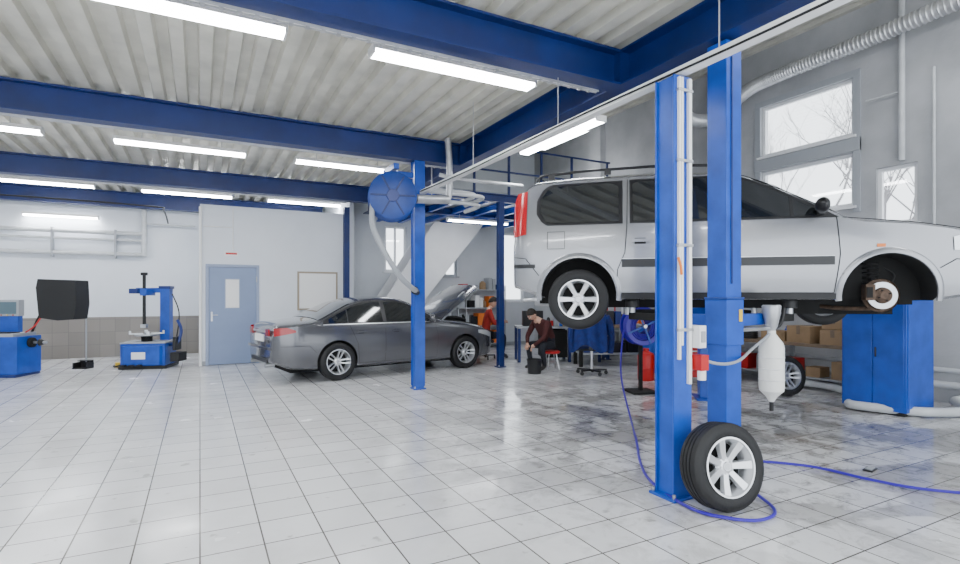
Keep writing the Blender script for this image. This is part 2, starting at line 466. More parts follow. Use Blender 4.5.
# columns (H section)
def hcol(name,x,y,w,h,m=M_blue,base=.3,extra=None):
    mb=MB()
    mb.bx(x-w/2,x+w/2,y-w/2,y-w/2+.014,.02,h,m);mb.bx(x-w/2,x+w/2,y+w/2-.014,y+w/2,.02,h,m)
    for s in(-1,1): mb.bx(x+s*w*.36-.007,x+s*w*.36+.007,y-w/2+.014,y+w/2-.014,.02,h,m)
    mb.bx(x-base/2,x+base/2,y-base/2,y+base/2,0,.02,m)
    for i in(-1,1):
        for j in(-1,1): mb.cyl((x+i*base*.4,y+j*base*.4,.02),(x+i*base*.4,y+j*base*.4,.05),.014,M_steel,n=6)
    if extra: extra(mb)
    return mb.build(name,.003)
def exA(mb):
    x,y=3.05,2.79
    for dx,dd,z0 in ((-.052,.009,1.0),(-.028,.009,1.1),(.050,.015,.82)):
        mb.bx(x+dx-dd,x+dx+dd,y-.115,y-.089,z0,3.0,M_whitep)
    for z in (1.2,1.8,2.4,2.9): mb.bx(x-.07,x+.075,y-.119,y-.089,z,z+.02,M_steel)
    mb.bx(x+.075,x+.145,y-.17,y-.06,1.08,1.24,M_whitep);mb.bx(x+.09,x+.13,y-.178,y-.17,1.12,1.2,M_trimg)
    mb.bx(x+.08,x+.16,y-.18,y-.07,.92,1.03,M_red);mb.cyl((x+.12,y-.15,.85),(x+.12,y-.15,.92),.03,M_whitep)
    mb.tube([(x-.08,y-.12,1.72),(x-.09,y-.15,1.66),(x-.07,y-.14,1.6)],.010,M_orange)
hcol('steel_column',3.05,2.79,.178,3.02,extra=exA,base=.24)
hcol('steel_column',3.02,7.85,.17,3.55,base=.2)
hcol('steel_column',5.43,9.46,.12,3.36,base=.18,m=M_beam)
hcol('steel_column',3.0,12.38,.12,3.5,base=.15,m=M_beam)
mb=MB();mb.bx(3.01,3.09,.2,7.75,3.03,3.08,M_whitep)
for y in np.arange(.6,7.7,1.8): mb.cyl((3.05,y,3.08),(3.05,y,3.9),.005,M_galv,n=6)
mb.tube([(3.0,.3,3.06),(2.99,2,3.03),(3.0,4,3.06),(2.99,6,3.03),(3.0,7.7,3.06)],.008,M_black)
mb.build('cable_rail')
def tray(x0,x1,y,z):
    mb=MB();w=.05
    mb.bx(x0,x1,y-w/2,y-w/2+.006,z,z+.02,M_galv);mb.bx(x0,x1,y+w/2-.006,y+w/2,z,z+.02,M_galv)
    x=x0
    while x<x1-.05:
        mb.bx(x,x+.03,y-w/2,y+w/2,z-.007,z-.001,M_galv);x+=.12
    for j in(-.01,.008): mb.tube([(x0,y+j,z+.012),((x0+x1)/2,y+j+.003,z+.014),(x1,y+j,z+.012)],.006,M_whitep,n=6)
    mb.build('cable_tray')
tray(-3,3.6,4.28,3.53);tray(-6.5,3.6,7.98,3.53);tray(-6.5,2.9,11.98,3.53)
# light fixtures
def fixture(x0,x1,y0,y1,z,hang=3.91):
    mb=MB();mb.bx(x0,x1,y0,y1,z,z+.05,M_whitep)
    ax=(x1-x0)>(y1-y0);e=.02
    if ax:
        mb.bx(x0+e,x1-e,y0+.012,y1-.012,z-.035,z-.001,M_tube)
        mb.bx(x0,x0+e,y0,y1,z-.038,z,M_whitep);mb.bx(x1-e,x1,y0,y1,z-.038,z,M_whitep)
    else:
        mb.bx(x0+.012,x1-.012,y0+e,y1-e,z-.035,z-.001,M_tube)
        mb.bx(x0,x1,y0,y0+e,z-.038,z,M_whitep);mb.bx(x0,x1,y1-e,y1,z-.038,z,M_whitep)
    if hang>z+.06:
        for t in(.2,.8):
            if ax: px,py=x0+(x1-x0)*t,(y0+y1)/2
            else: px,py=(x0+x1)/2,y0+(y1-y0)*t
            mb.cyl((px,py,z+.05),(px,py,hang),.006,M_steel,n=6)
    mb.build('ceiling_light')
for x in (-6.2,-3.7,-1.12,1.4):
    for y in (4.85,9.35,13.5,.6):
        fixture(x,x+1.78,y-.09,y+.09,3.72)
fixture(-3.5,-2.1,15.18,15.32,3.28,3.3)
fixture(4.82,5.0,5.75,7.75,3.9,5.88)
for x,y in ((6.6,-.8),(7.6,9.5),(7.2,1.9)): fixture(x,x+.18,y,y+1.78,5.2,5.88)  # high-bay lamps added to brighten the bay, no known source
fixture(5.0,6.6,11.1,11.22,3.2,3.35)

# ================================================================ DOOR WALL DETAILS
mb=MB()
x0,x1=.1,1.14
mb.bx(x0+.002,x0+.06,YD-.02,YD+.08,0,2.06,M_doorf);mb.bx(x1-.06,x1-.002,YD-.02,YD+.08,0,2.06,M_doorf);mb.bx(x0+.002,x1-.002,YD-.02,YD+.08,2.06,2.118,M_doorf)
mb.bx(x0+.062,x1-.062,YD+.0,YD+.05,.01,2.055,M_door)
mb.bx(.46,.76,YD-.012,YD,1.18,1.82,M_doorf);mb.bx(.48,.74,YD-.018,YD-.01,1.2,1.80,M_paper)
mb.bx(.20,.235,YD-.01,YD,.92,1.12,M_steel);mb.cyl((.218,YD-.01,1.05),(.218,YD-.06,1.05),.01,M_steel);mb.cyl((.218,YD-.055,1.05),(.33,YD-.055,1.05),.009,M_steel)
for z in (.3,1.75): mb.cyl((1.085,YD-.025,z),(1.085,YD-.025,z+.12),.012,M_steel)
mb.build('door_1',.004)
mb=MB();mb.bx(1.93,2.82,YD-.03,YD-.002,1.13,2.0,M_frame)
mb.bx(1.97,2.78,YD-.035,YD-.03,1.17,1.96,M_paper);mb.bx(2.0,2.75,YD-.08,YD-.03,1.12,1.14,M_trimg)
for x in (2.2,2.35): mb.cyl((x,YD-.06,1.15),(x+.1,YD-.06,1.15),.009,M_black)
mb.build('whiteboard',.003)
mb=MB();mb.bx(.46,.72,YD-.01,YD-.001,2.3,2.4,M_paper);mb.bx(.48,.70,YD-.013,YD-.01,2.33,2.37,M_red);mb.build('wall_sign')
mb=MB();mb.tube([(.01,YD-.04,.0),(.01,YD-.04,3.3)],.03,M_whitep,sub=1)
mb.tube([(.06,YD-.03,2.9),(.62,YD-.03,2.9),(.62,YD-.03,2.42)],.012,M_whitep,sub=1)
mb.tube([(.62,YD-.03,2.9),(.62,YD-.03,3.3)],.012,M_whitep,sub=1)
mb.build('wall_conduit')
mb=MB();mb.bx(0,.1,YD-.012,YD,0,.09,M_trimg);mb.bx(1.14,3.1,YD-.012,YD,0,.09,M_trimg);mb.build('baseboard_door')
mb=MB();mb.bx(3.2,9.0,YB-.012,YB,0,.1,M_trimg);mb.build('baseboard_back')
mb=MB()
for z,r in ((2.95,.05),(2.78,.03),(2.45,.05)):
    mb.tube([(-6.9,YL-.12,z),(-1.2,YL-.12,z)],r,M_pipew,sub=1,n=10)
mb.tube([(-1.2,YL-.12,3.9),(-1.2,YL-.12,2.42)],.06,M_pipew,sub=1,n=12)
mb.tube([(-1.2,YL-.14,3.2),(-.2,YL-.14,3.2),(-.1,YL-.14,3.2)],.02,M_pipew,sub=1)
for x in (-6,-4.5,-3,-1.8):
    mb.bx(x,x+.04,YL-.18,YL,2.35,3.02,M_trimg)
mb.build('wall_pipework')
mb=MB();mb.tube([(-6.9,12.7,3.3),(-3,12.7,3.3),(-.9,12.9,3.3),(-.7,13.4,3.3),(-.7,15.3,3.25)],.016,M_black);mb.build('overhead_cable')

# ================================================================ BACK BAY: mezzanine, stair
mb=MB()
mb.bx(4.0,8.3,9.55,YB-.02,3.525,3.58,M_trimg)
ibeam(mb,'X',9.46,3.98,8.3,3.36,h=.16,w=.12,m=M_beam)
ibeam(mb,'X',11.5,3.98,8.3,3.36,h=.16,w=.12,m=M_beam)
for x in np.arange(4.1,8.3,.6): ibeam(mb,'Y',float(x),9.5,YB-.05,3.385,h=.13,w=.09,m=M_blue)
for x in (4.0,4.8,5.6,6.4,7.2,8.2): mb.bx(x,x+.04,9.42,9.46,3.52,4.5,M_beam)
for z in (4.0,4.5): mb.bx(4.0,8.3,9.42,9.46,z-.03,z,M_beam)
mb.build('mezzanine_deck')
hcol('steel_column',8.2,9.46,.12,3.36,base=.18,m=M_beam)
mb=MB()
sx0,sx1,ys=3.55,6.35,12.65
n=15
for i in range(n):
    x=sx0+(sx1-sx0)*i/n;z=3.36*(i+1)/n
    mb.bx(x,x+.24,ys,ys+.75,z-.04,z,M_white)
for y in (ys-.04,ys+.75):
    vs=[(sx0-.1,0),(sx0+.35,0),(sx1+.35,3.34),(sx1-1.05,3.34),(sx0-.1,.55)]
    mb.prism(vs,0,.04,M_white,Tr(0,y+.04,0)@Rx(math.pi/2))
mb.build('staircase')
# exhaust hose reel on the column
mb=MB()
cx,cy,cz=2.50,7.55,2.90
R0=Tr(cx,cy,cz)@Rz(math.radians(-14))@Rx(math.pi/2)
for z in(-.16,.16):
    mb.lathe([(.05,z-.012),(.33,z-.012),(.35,z),(.33,z+.012),(.05,z+.012)],M_reel,R0,40)
mb.lathe([(.001,.18),(.09,.18),(.1,.16)],M_dblue,R0,24)
mb.lathe([(.16,-.16),(.16,.16)],M_reel,R0,32)
for k in range(4): mb.lathe([(.16+.045+.045*math.cos(a),-.11+.075*k+.036*math.sin(a)) for a in np.linspace(0,2*math.pi,9)],M_black,R0,32)
for k in range(6): mb.box((.20,0,-.18),(.24,.025,.012),M_beam,R0@Rz(k*math.pi/3)); mb.box((.20,0,.18),(.24,.025,.012),M_beam,R0@Rz(k*math.pi/3))
mb.bx(2.5,2.93,7.80,7.86,3.28,3.36,M_blue);mb.bx(2.46,2.54,7.35,7.86,3.28,3.36,M_blue);mb.bx(2.46,2.52,7.76,7.82,2.88,3.34,M_blue)
mb.tube([(2.2,7.52,2.8),(2.18,7.45,2.45),(2.32,7.38,2.1),(2.55,7.38,1.75),(2.78,7.48,1.57),(2.90,7.60,1.53)],.04,M_trimg,n=12)
mb.cyl((2.86,7.58,1.54),(2.94,7.68,1.5),.06,M_black,r2=.045)
mb.build('exhaust_hose_reel',.003)
mb=MB()
mb.tube([(2.85,7.5,2.90),(3.1,7.55,2.92),(3.42,7.6,2.95)],.07,M_galv,n=16)
mb.tube([(3.42,7.62,2.95),(3.45,7.62,3.05),(3.45,7.6,3.4),(3.42,7.6,3.9)],.05,M_galv,n=12)
mb.build('extraction_duct')
mb=MB()
for y,z in ((8.3,3.20),(8.45,3.08),(8.6,3.3)):
    mb.tube([(3.15,y,z),(4.2,y,z),(4.5,y+.2,z),(4.55,9.3,z)],.035,M_pipew,n=10,sub=4)
mb.tube([(3.15,7.3,3.25),(3.5,7.3,3.22),(4.6,7.3,3.22)],.03,M_galv,n=10)
for x in (3.2,3.5): mb.cyl((x,8.45,3.1),(x,8.45,3.9),.012,M_galv,n=6)
mb.build('ceiling_pipework')

# ================================================================ RIGHT BAY DUCTS
mb=MB()
pts=[(8.75,6.95,2.4),(8.72,6.9,4.0),(8.7,6.75,4.75),(8.7,6.3,5.12),(8.7,5.6,5.2),(8.7,4.4,5.22),(8.7,3.0,5.28),(8.7,1.0,5.3)]
DR=.105
mb.tube(pts,DR,M_galv,n=16,sub=10)
P=[Vector(p) for p in pts]
def cat(P,sub):
    Q=[]
    for i in range(len(P)-1):
        a=P[max(i-1,0)];b=P[i];c=P[i+1];d=P[min(i+2,len(P)-1)]
        for k in range(sub):
            t=k/sub;Q.append(0.5*((2*b)+(c-a)*t+(2*a-5*b+4*c-d)*t*t+(3*b-a-3*c+d)*t**3))
    Q.append(P[-1]);return Q
Q=cat(P,22)
for i in range(1,len(Q)-1):
    d=(Q[i+1]-Q[i-1]).normalized();q=Matrix.Translation(Q[i])@d.to_track_quat('Z','Y').to_matrix().to_4x4()
    mb.lathe([(DR-.002,-.015),(DR+.013,0),(DR-.002,.015)],M_galv,q,16)
mb.build('flexible_air_duct')
mb=MB()
for x,y in ((7.4,6.9),):
    mb.tube([(x,y,5.8),(x,y,4.6),(x,y-.05,4.2),(x-.05,y,3.6),(x-.1,y+.1,2.8)],.2,M_galv,n=20)
    mb.tube([(x,y,4.9),(x+.6,y,4.7),(x+1.05,y,4.75)],.12,M_galv,n=14)
    for z in (5.4,5.0,4.4,4.0,3.6): mb.lathe([(.2,-.02),(.215,0),(.2,.02)],M_galv,Tr(x,y,z),20)
mb.build('ventilation_duct')
mb=MB()
mb.tube([(8.93,3.98,5.85),(8.93,3.98,3.4)],.04,M_pipew,sub=1,n=10);mb.tube([(8.93,3.6,4.6),(8.93,3.6,1.5)],.02,M_pipew,sub=1)
mb.tube([(8.93,3.98,4.4),(8.93,4.45,4.4)],.012,M_pipew,sub=1)
mb.tube([(8.93,3.2,2.3),(8.93,6.6,2.3)],.025,M_pipew,sub=1);mb.tube([(8.93,4.6,2.3),(8.93,4.6,.9)],.02,M_pipew,sub=1)
mb.tube([(8.93,2.9,5.8),(8.93,2.9,1.2)],.03,M_pipew,sub=1)
mb.bx(8.86,9.0,3.35,3.6,1.9,2.3,M_whitep)
mb.build('wall_conduit')
mb=MB()
pp=[C(4.55,8.6,.12),C(5.15,8.2,.10),C(5.25,7.6,.08),C(4.85,7.0,.07),C(4.75,6.75,.07),C(5.3,6.35,.07),C(5.9,6.45,.07),C(6.15,6.9,.1),C(6.8,6.9,.12)]
mb.tube(pp,.055,M_pipew,n=12);mb.tube([(8.9,3.0,.25),(8.9,7.2,.25)],.05,M_pipew,sub=1,n=12);mb.tube([(8.9,3.0,.45),(8.9,7.2,.45)],.035,M_pipew,sub=1,n=12)
mb.build('floor_drain_pipe')

# ================================================================ ESTATE CAR ON LIFT
T=sm([(-.70,.70),(-.685,1.0),(-.65,1.30),(-.58,1.53),(-.47,1.595),(0,1.63),(.8,1.645),(1.35,1.625),(1.65,1.56),(1.95,1.42),(2.50,1.12),(2.62,1.09),(3.0,1.06),(3.35,1.00),(3.62,.90),(3.72,.72)],.028)
B=sm([(-.7,.40),(-.5,.33),(-.3,.27),(2.6,.27),(3.2,.26),(3.72,.34)],.04)
belt=sm([(-.8,1.04),(2.4,1.0),(3.72,.92)],.1)
cb=CarBody(T,B,belt,.865,-.70,3.72,rn=.6,rt=.20,pn=.70,pt=.86,tumble=.22,crown=.03,er=.06)
mb=MB()
cb.mesh(mb,M_silver,[(0,.315),(2.83,.315)],.385,M_dark)
for ax in (0,2.83):
    for s in(-1,1):
        vs=[];fs=[];N=36
        for i in range(N+1):
            a=math.radians(-8+196*i/N)
            for r,e in ((.383,.0),(.388,.014),(.425,.012),(.44,.001)):
                x=ax+r*math.cos(a);z=.315+r*math.sin(a);vs.append((x,s*(cb.W(x,z)+e),z))
        for i in range(N):
            for k in range(3): fs.append((i*4+k,i*4+k+1,i*4+5+k,i*4+4+k))
        mb.add(vs,fs,M_silver,None,True)
top_r=interp([(-.45,1.30),(-.37,1.47),(-.28,1.505),(.46,1.52)])
cb.panel(mb,-.44,.45,interp([(-.44,1.18),(-.36,1.05),(.45,1.05)]),top_r,.003,M_blackp)
cb.panel(mb,-.40,.41,interp([(-.40,1.2),(-.33,1.075),(.41,1.075)]),interp([(-.40,1.34),(-.33,1.44),(-.25,1.48),(.33,1.495),(.41,1.45)]),.007,M_glass,24)
cb.panel(mb,.52,1.30,1.05,1.525,.003,M_blackp)
cb.panel(mb,.55,1.27,1.075,interp([(.55,1.47),(.6,1.50),(1.27,1.505)]),.007,M_glass)
ft=interp([(1.33,1.52),(1.62,1.49),(1.88,1.375),(2.36,1.09),(2.42,1.055)])
cb.panel(mb,1.33,2.42,1.05,ft,.003,M_blackp,24)
cb.panel(mb,1.37,2.30,1.075,interp([(1.37,1.495),(1.60,1.465),(1.85,1.355),(2.30,1.10)]),.007,M_glass,24)
# front quarter-light divider
cb.seam(mb,[(2.02,1.06),(2.02,1.27)],M_blackp,.03,.010)
K=M_dark
cb.seam(mb,[(.50,1.53),(.49,1.0),(.47,.75),(.40,.58),(.38,.33)],K)
cb.seam(mb,[(1.315,1.53),(1.315,.34)],K)
cb.seam(mb,[(1.35,1.53),(1.62,1.51),(1.9,1.385),(2.40,1.06),(2.42,.7),(2.38,.34)],K)
cb.seam(mb,[(.38,.335),(2.38,.335)],K)
cb.seam(mb,[(-.69,.72),(-.55,.70),(-.41,.52)],K)
cb.seam(mb,[(3.22,.56),(3.35,.64),(3.6,.62)],K)
cb.seam(mb,[(2.45,1.05),(3.0,.99),(3.4,.92)],K)
cb.seam(mb,[(-.32,.98),(-.14,.98),(-.14,.80),(-.32,.80),(-.32,.98)],K,.006,sides=(-1,))
cb.panel(mb,.44,2.37,.60,.68,.016,M_blackp,30,3)
cb.panel(mb,.44,2.37,.682,.69,.012,M_steel,30,1)
cb.panel(mb,.40,2.42,.275,.33,.006,M_blackp,30,2)
cb.panel(mb,-.695,-.545,interp([(-.70,.93),(-.545,.96)]),interp([(-.70,1.30),(-.65,1.42),(-.545,1.44)]),.010,M_redl,10,10)
cb.panel(mb,-.69,-.45,.60,.64,.008,M_blackp,8,1)
cb.panel(mb,3.33,3.64,.72,interp([(3.33,.84),(3.48,.88),(3.64,.80)]),.008,M_clear,8,4)
cb.panel(mb,2.72,2.79,.76,.79,.006,M_orange,3,2)
for s in(-1,1):
    for x in (.62,1.47):
        y=cb.W(x,.87);mb.box((x,s*(y+.022),.87),(.17,.022,.032),M_silver);mb.box((x-.07,s*(y+.008),.87),(.02,.03,.03),M_silver);mb.box((x+.07,s*(y+.008),.87),(.02,.03,.03),M_silver)
        mb.box((x,s*(y+.002),.865),(.11,.006,.06),M_dark)
    y=cb.W(2.2,1.08)
    mb.ball((2.24,s*(y+.13),1.15),(.055,.115,.075),M_blackp);mb.box((2.26,s*(y+.03),1.10),(.05,.12,.04),M_blackp)
    yr=.60
    rp=[]
    for x in np.linspace(-.40,1.42,9): rp.append((float(x),s*yr,cb.T(float(x))+.03))
    rp=[(-.47,s*yr,cb.T(-.47)-.02)]+rp+[(1.53,s*yr,cb.T(1.53)-.03)]
    mb.tube(rp,.015,M_blackp)
    for x in (-.3,.3,.9,1.4): mb.box((x,s*yr,cb.T(x)+.0),(.07,.035,.05),M_blackp)
cb.tpanel(mb,1.72,2.46,.90,.008,M_glass)
mb.tube([(-.35,0,1.60),(-.45,0,1.70),(-.52,0,1.76)],.006,M_black)
mb.bx(-.45,3.2,-.45,.45,.22,.29,M_dark)
mb.tube([(3.0,.1,.22),(2.0,.12,.2),(1.2,.15,.2),(.6,.2,.2),(0.3,.28,.25),(-.3,.32,.26)],.028,M_rust)
mb.cyl((-.20,.34,.25),(-.6,.34,.27),.085,M_steel);mb.tube([(-.6,.34,.26),(-.76,.36,.25)],.025,M_steel,sub=1)
mb.cyl((0,-.66,.27),(0,.66,.27),.045,M_dark);mb.bx(2.2,3.1,-.3,.3,.12,.3,M_dark)
for yy in(-.38,.38): mb.bx(.2,2.4,yy-.04,yy+.04,.18,.28,M_dark)
wz=.27
wheel(mb,Tr(0,-.775,wz)@Rx(math.pi/2),.315,.19,.205,6)
wheel(mb,Tr(0,.775,wz)@Rx(-math.pi/2),.315,.19,.205,6)
wheel(mb,Tr(2.83,.775,wz)@Rx(-math.pi/2),.315,.19,.205,6)
H=Tr(2.83,-.70,.31)@Rx(math.pi/2)
mb.lathe([(.05,-.01),(.128,-.01),(.128,.012),(.05,.012)],M_steel,H,40)
mb.lathe([(.001,.055),(.035,.055),(.04,.05),(.072,.04),(.078,.012),(.078,-.02)],M_rust,H,28)
mb.lathe([(.06,-.03),(.155,-.035),(.16,-.02)],M_rust,H,30)
for i in range(4):
    a=i*math.pi/2+.4;mb.cyl((.05*math.cos(a),.05*math.sin(a),.04),(.05*math.cos(a),.05*math.sin(a),.062),.007,M_dark,n=8,M=H)
mb.box((-.115,.03,.01),(.08,.15,.09),M_rust,H);mb.box((-.125,.03,.04),(.05,.10,.05),M_dark,H)
mb.tube([(2.83,-.60,.27),(2.80,-.58,.45),(2.78,-.52,.68)],.028,M_dark);
for k in range(5): mb.lathe([(.065+.011*math.cos(a),.011*math.sin(a)) for a in np.linspace(0,6.28,7)],M_black,Tr(2.79,-.55,.44+.045*k),20)
mb.tube([(2.85,-.66,.20),(2.95,-.5,.18),(3.0,-.3,.2)],.024,M_rust);mb.tube([(2.83,-.68,.19),(2.6,-.5,.18),(2.45,-.3,.2)],.02,M_rust)
mb.tube([(2.9,-.62,.36),(2.98,-.60,.5),(2.9,-.56,.58)],.008,M_black)
mb.tube([(2.83,-.66,.27),(2.83,-.3,.26)],.022,M_dark,sub=1)
SUVP=C(1.22,6.40,1.145);SUVR=-YAW+math.atan2(-.65,2.75)
SM=Tr(SUVP)@Rz(SUVR)
mb.build('estate_car',0,SM)

# ================================================================ TWO POST LIFT
mb=MB()
Linv=SM.inverted()
bx_,by_=3.86,2.99
hw=.092
mb.bx(bx_-hw,bx_+hw,by_-hw,by_+hw,.02,3.53,M_blue)
mb.bx(bx_-.19,bx_+.19,by_-.19,by_+.19,0,.02,M_blue)
mb.bx(bx_-.105,bx_+.105,by_-.105,by_+.105,1.05,1.42,M_blue);mb.bx(bx_-.11,bx_+.11,by_-.11,by_+.11,1.42,1.44,M_reel)
mb.bx(bx_-.04,bx_-.02,by_-.102,by_-.093,1.55,3.4,M_dblue)
mb.bx(bx_+.04,bx_+.08,by_-.115,by_-.105,1.24,1.34,M_yel)
bl=Linv@Vector((bx_,by_,0))
def arm(p,q):
    p=SM@Vector((*p,0));q=SM@Vector((*q,0));p.z=q.z=1.24
    d=(q-p);L=d.length;A=Matrix.Translation(p)@Rz(math.atan2(d.y,d.x))
    mb.bx(0,L*.6,-.06,.06,-.05,.05,M_blue,A);mb.bx(L*.3,L,-.045,.045,-.035,.035,M_dark,A)
    mb.cyl((q.x,q.y,1.21),(q.x,q.y,1.36),.035,M_steel);mb.cyl((q.x,q.y,1.33),(q.x,q.y,1.405),.07,M_black)
arm((bl.x,bl.y+.1),(.55,-.66));arm((bl.x,bl.y+.1),(2.05,-.66))
fl=(bl.x+.45,1.62)
fw=SM@Vector((fl[0],fl[1],0))
FM=Tr(fw.x,fw.y,0)@Rz(SUVR)
mb.bx(-.12,.12,-.12,.12,0.02,2.6,M_blue,FM);mb.bx(-.18,.18,-.25,.25,0,.02,M_blue,FM);mb.bx(-.14,.14,-.14,.14,1.0,1.5,M_blue,FM)
arm((fl[0],fl[1]-.1),(.55,.66));arm((fl[0],fl[1]-.1),(2.05,.66))
mb.build('two_post_lift',.004)

# ================================================================ SEDAN
T=sm([(-1.07,.72),(-1.04,.92),(-.97,1.0),(-.42,1.055),(-.30,1.075),(.25,1.34),(.55,1.42),(.95,1.45),(1.25,1.435),(1.5,1.36),(2.08,1.06),(2.2,1.01),(2.7,.96),(3.1,.88),(3.4,.76),(3.55,.56)],.03)
B=sm([(-1.07,.36),(-.8,.24),(-.4,.2),(2.9,.2),(3.3,.2),(3.55,.28)],.04)
belt=sm([(-1.07,.97),(.3,.95),(2.1,.90),(3.55,.72)],.1)
cs=CarBody(T,B,belt,.88,-1.07,3.55,rn=.75,rt=.5,pn=.55,pt=.74,tumble=.42,crown=.03,er=.05)
mb=MB();cs.mesh(mb,M_grey,[(0,.33),(2.67,.33)],.36,M_dark)
wt=interp([(-.28,1.02),(0.0,1.16),(.3,1.29),(.7,1.37),(1.15,1.375),(1.4,1.32),(1.85,1.06),(1.98,.97)])
cs.panel(mb,-.26,1.96,.965,lambda x:max(wt(x),.966),.003,M_blackp,40)
for a,b in ((-.16,.18),(.20,.86),(.94,1.86)):
    cs.panel(mb,a,b,.985,lambda x:max(wt(x)-.03,.986),.007,M_glass,24)
cs.panel(mb,-.26,1.98,.955,.967,.009,M_alloy,30,1)
cs.seam(mb,[(.20,1.25),(.22,.93),(.36,.62),(.40,.27)],M_dark)
cs.seam(mb,[(.90,1.37),(.90,.27)],M_dark);cs.seam(mb,[(1.96,.95),(2.02,.7),(2.0,.27)],M_dark)
cs.seam(mb,[(.40,.27),(2.0,.27)],M_dark);cs.seam(mb,[(-.95,.62),(-.5,.62),(-.38,.5)],M_dark)
cs.seam(mb,[(2.15,.93),(2.8,.86),(3.3,.74)],M_dark)
cs.panel(mb,.4,2.25,.42,.45,.012,M_grey,20,2)
cs.panel(mb,-1.04,-.72,interp([(-1.04,.79),(-.72,.85)]),interp([(-1.04,.92),(-.85,.93),(-.72,.88)]),.008,M_redl,12,5)
cs.panel(mb,3.0,3.42,interp([(3.0,.70),(3.42,.58)]),interp([(3.0,.76),(3.2,.75),(3.42,.68)]),.006,M_clear,12,4)
mb.bx(-1.085,-1.065,-.60,-.42,.79,.90,M_redl);mb.bx(-1.085,-1.065,.42,.60,.79,.90,M_redl)
mb.bx(-1.085,-1.068,-.26,.26,.68,.80,M_paper);mb.bx(-1.088,-1.07,-.36,.36,.84,.87,M_alloy)
mb.bx(-1.10,-1.06,-.66,.66,.56,.60,M_grey);mb.bx(-1.085,-1.03,-.5,.5,.34,.40,M_blackp)
cs.tpanel(mb,-.32,.30,.88,.008,M_glass);cs.tpanel(mb,1.38,2.08,.90,.008,M_glass)
for s in(-1,1):
    for x in (.42,1.12):
        y=cs.W(x,.82);mb.box((x,s*(y+.02),.82),(.17,.02,.03),M_grey);mb.box((x,s*(y+.002),.815),(.1,.006,.05),M_dark)
    y=cs.W(1.85,1.0);mb.ball((1.86,s*(y+.10),1.02),(.06,.11,.07),M_grey);mb.box((1.88,s*(y+.02),.98),(.06,.10,.03),M_blackp)
    wheel(mb,Tr(0,s*.80,.32)@Rx(-s*math.pi/2),.325,.21,.215,5,double=True)
    wheel(mb,Tr(2.67,s*.80,.32)@Rx(-s*math.pi/2),.325,.21,.215,5,double=True)
    mb.cyl((-1.1,s*.45,.30),(-.95,s*.45,.30),.04,M_steel)
cs.tpanel(mb,2.2,3.3,.82,.006,M_dark)
mb.bx(2.45,2.95,-.35,.3,.85,1.0,M_blackp);mb.bx(2.5,2.85,-.2,.2,1.0,1.03,M_trimg);mb.bx(2.4,2.6,.38,.58,.85,.99,M_black);mb.tube([(2.4,-.3,.98),(2.7,-.45,1.0),(3.0,-.4,.93)],.04,M_black)
HM=Tr(2.18,0,1.035)@Ry(math.radians(-36))
def hood(top,m,m2=None):
    def fn(u,v):
        x=1.18*u;w=.70*(1-.18*u**3);y=(-1+2*v)*w
        return (x,y,top-.06*u*u-.035*(2*v-1)**2-.04*abs(2*v-1)**8)
    mb.grid(fn,14,14,m,HM)
hood(.02,M_grey);hood(-.012,M_trimg)
for a in(-.45,.45): mb.prism([(0.1,a-.04),(.9,a-.03),(.9,a+.03),(.1,a+.04)],-.05,-.02,M_trimg,HM)
mb.tube([(2.95,-.5,.88),(2.95,-.5,1.4)],.008,M_steel,sub=1)
mb.bx(-.7,3.0,-.5,.5,.14,.24,M_dark)
SR=math.radians(9.0)
mb.build('sedan_car',0,Tr(1.97,10.12,0)@Rz(SR))

# ================================================================ SPARE WHEEL, HOSES
mb=MB()
tilt=math.radians(9)
cpos=C(1.64,3.62,.30)
WMx=Tr(cpos)@Rz(-YAW+math.radians(18))@Rx(math.pi/2-tilt)
wheel(mb,WMx,.29,.18,.195,7)
mb.build('car_wheel')
mb=MB()
wheel(mb,Tr(C(4.42,7.75,.292))@Rz(-YAW-math.radians(-8))@Rx(math.pi/2-math.radians(9)),.285,.18,.195,5,double=True)
mb.build('car_wheel')
mb=MB()
mb.tube([C(2.12,7.85,.95),C(2.05,7.7,.8),C(1.85,7.0,.4),C(1.75,6.2,.02),C(1.55,5.3,.02),C(1.38,4.6,.02),C(1.32,4.1,.02),C(1.42,3.6,.02),C(1.62,3.43,.02),C(1.82,3.42,.02),C(1.98,3.6,.02),C(2.02,4.1,.02),C(2.25,4.6,.02),C(2.75,4.5,.02),C(3.05,4.15,.02),C(3.3,3.95,.02),C(3.8,3.8,.02)],.011,M_purple,n=8)
mb.build('air_hose')
mb=MB()
o=C(2.42,8.05,0)
RM=Tr(o)@Rz(-YAW+math.radians(10))
mb.bx(-.2,.2,-.2,.2,0,.03,M_dark,RM);mb.bx(-.025,.025,-.025,.025,.03,.75,M_dark,RM)
D=RM@Tr(0,0,1.0)@Rx(math.pi/2)
for z in(-.1,.1): mb.lathe([(.22,z-.01),(.28,z-.01),(.29,z),(.28,z+.01),(.22,z+.01)],M_purple,D,36)
for j in range(4):
    for k in range(5): mb.lathe([(.13+.033*j+.016*math.cos(a),-.075+.037*k+.016*math.sin(a)) for a in np.linspace(0,6.283,8)],M_purple,D,32)
mb.lathe([(.12,-.1),(.12,.1)],M_purple,D,24);mb.cyl((0,0,-.14),(0,0,.16),.03,M_steel,M=D)
for q in range(4): mb.box((.14,0,.115),(.28,.03,.01),M_blue,D@Rz(q*math.pi/2+.4))
mb.build('hose_reel',.003)
mb=MB()
ob_=C(2.62,4.80,0)
OM=Tr(ob_)
prof=[(.001,.50),(.02,.50),(.05,.55),(.10,.60),(.105,.64),(.105,.98),(.095,1.03),(.05,1.09),(.035,1.11),(.035,1.14),(.001,1.14)]
mb.lathe(prof,M_milky,OM,24)
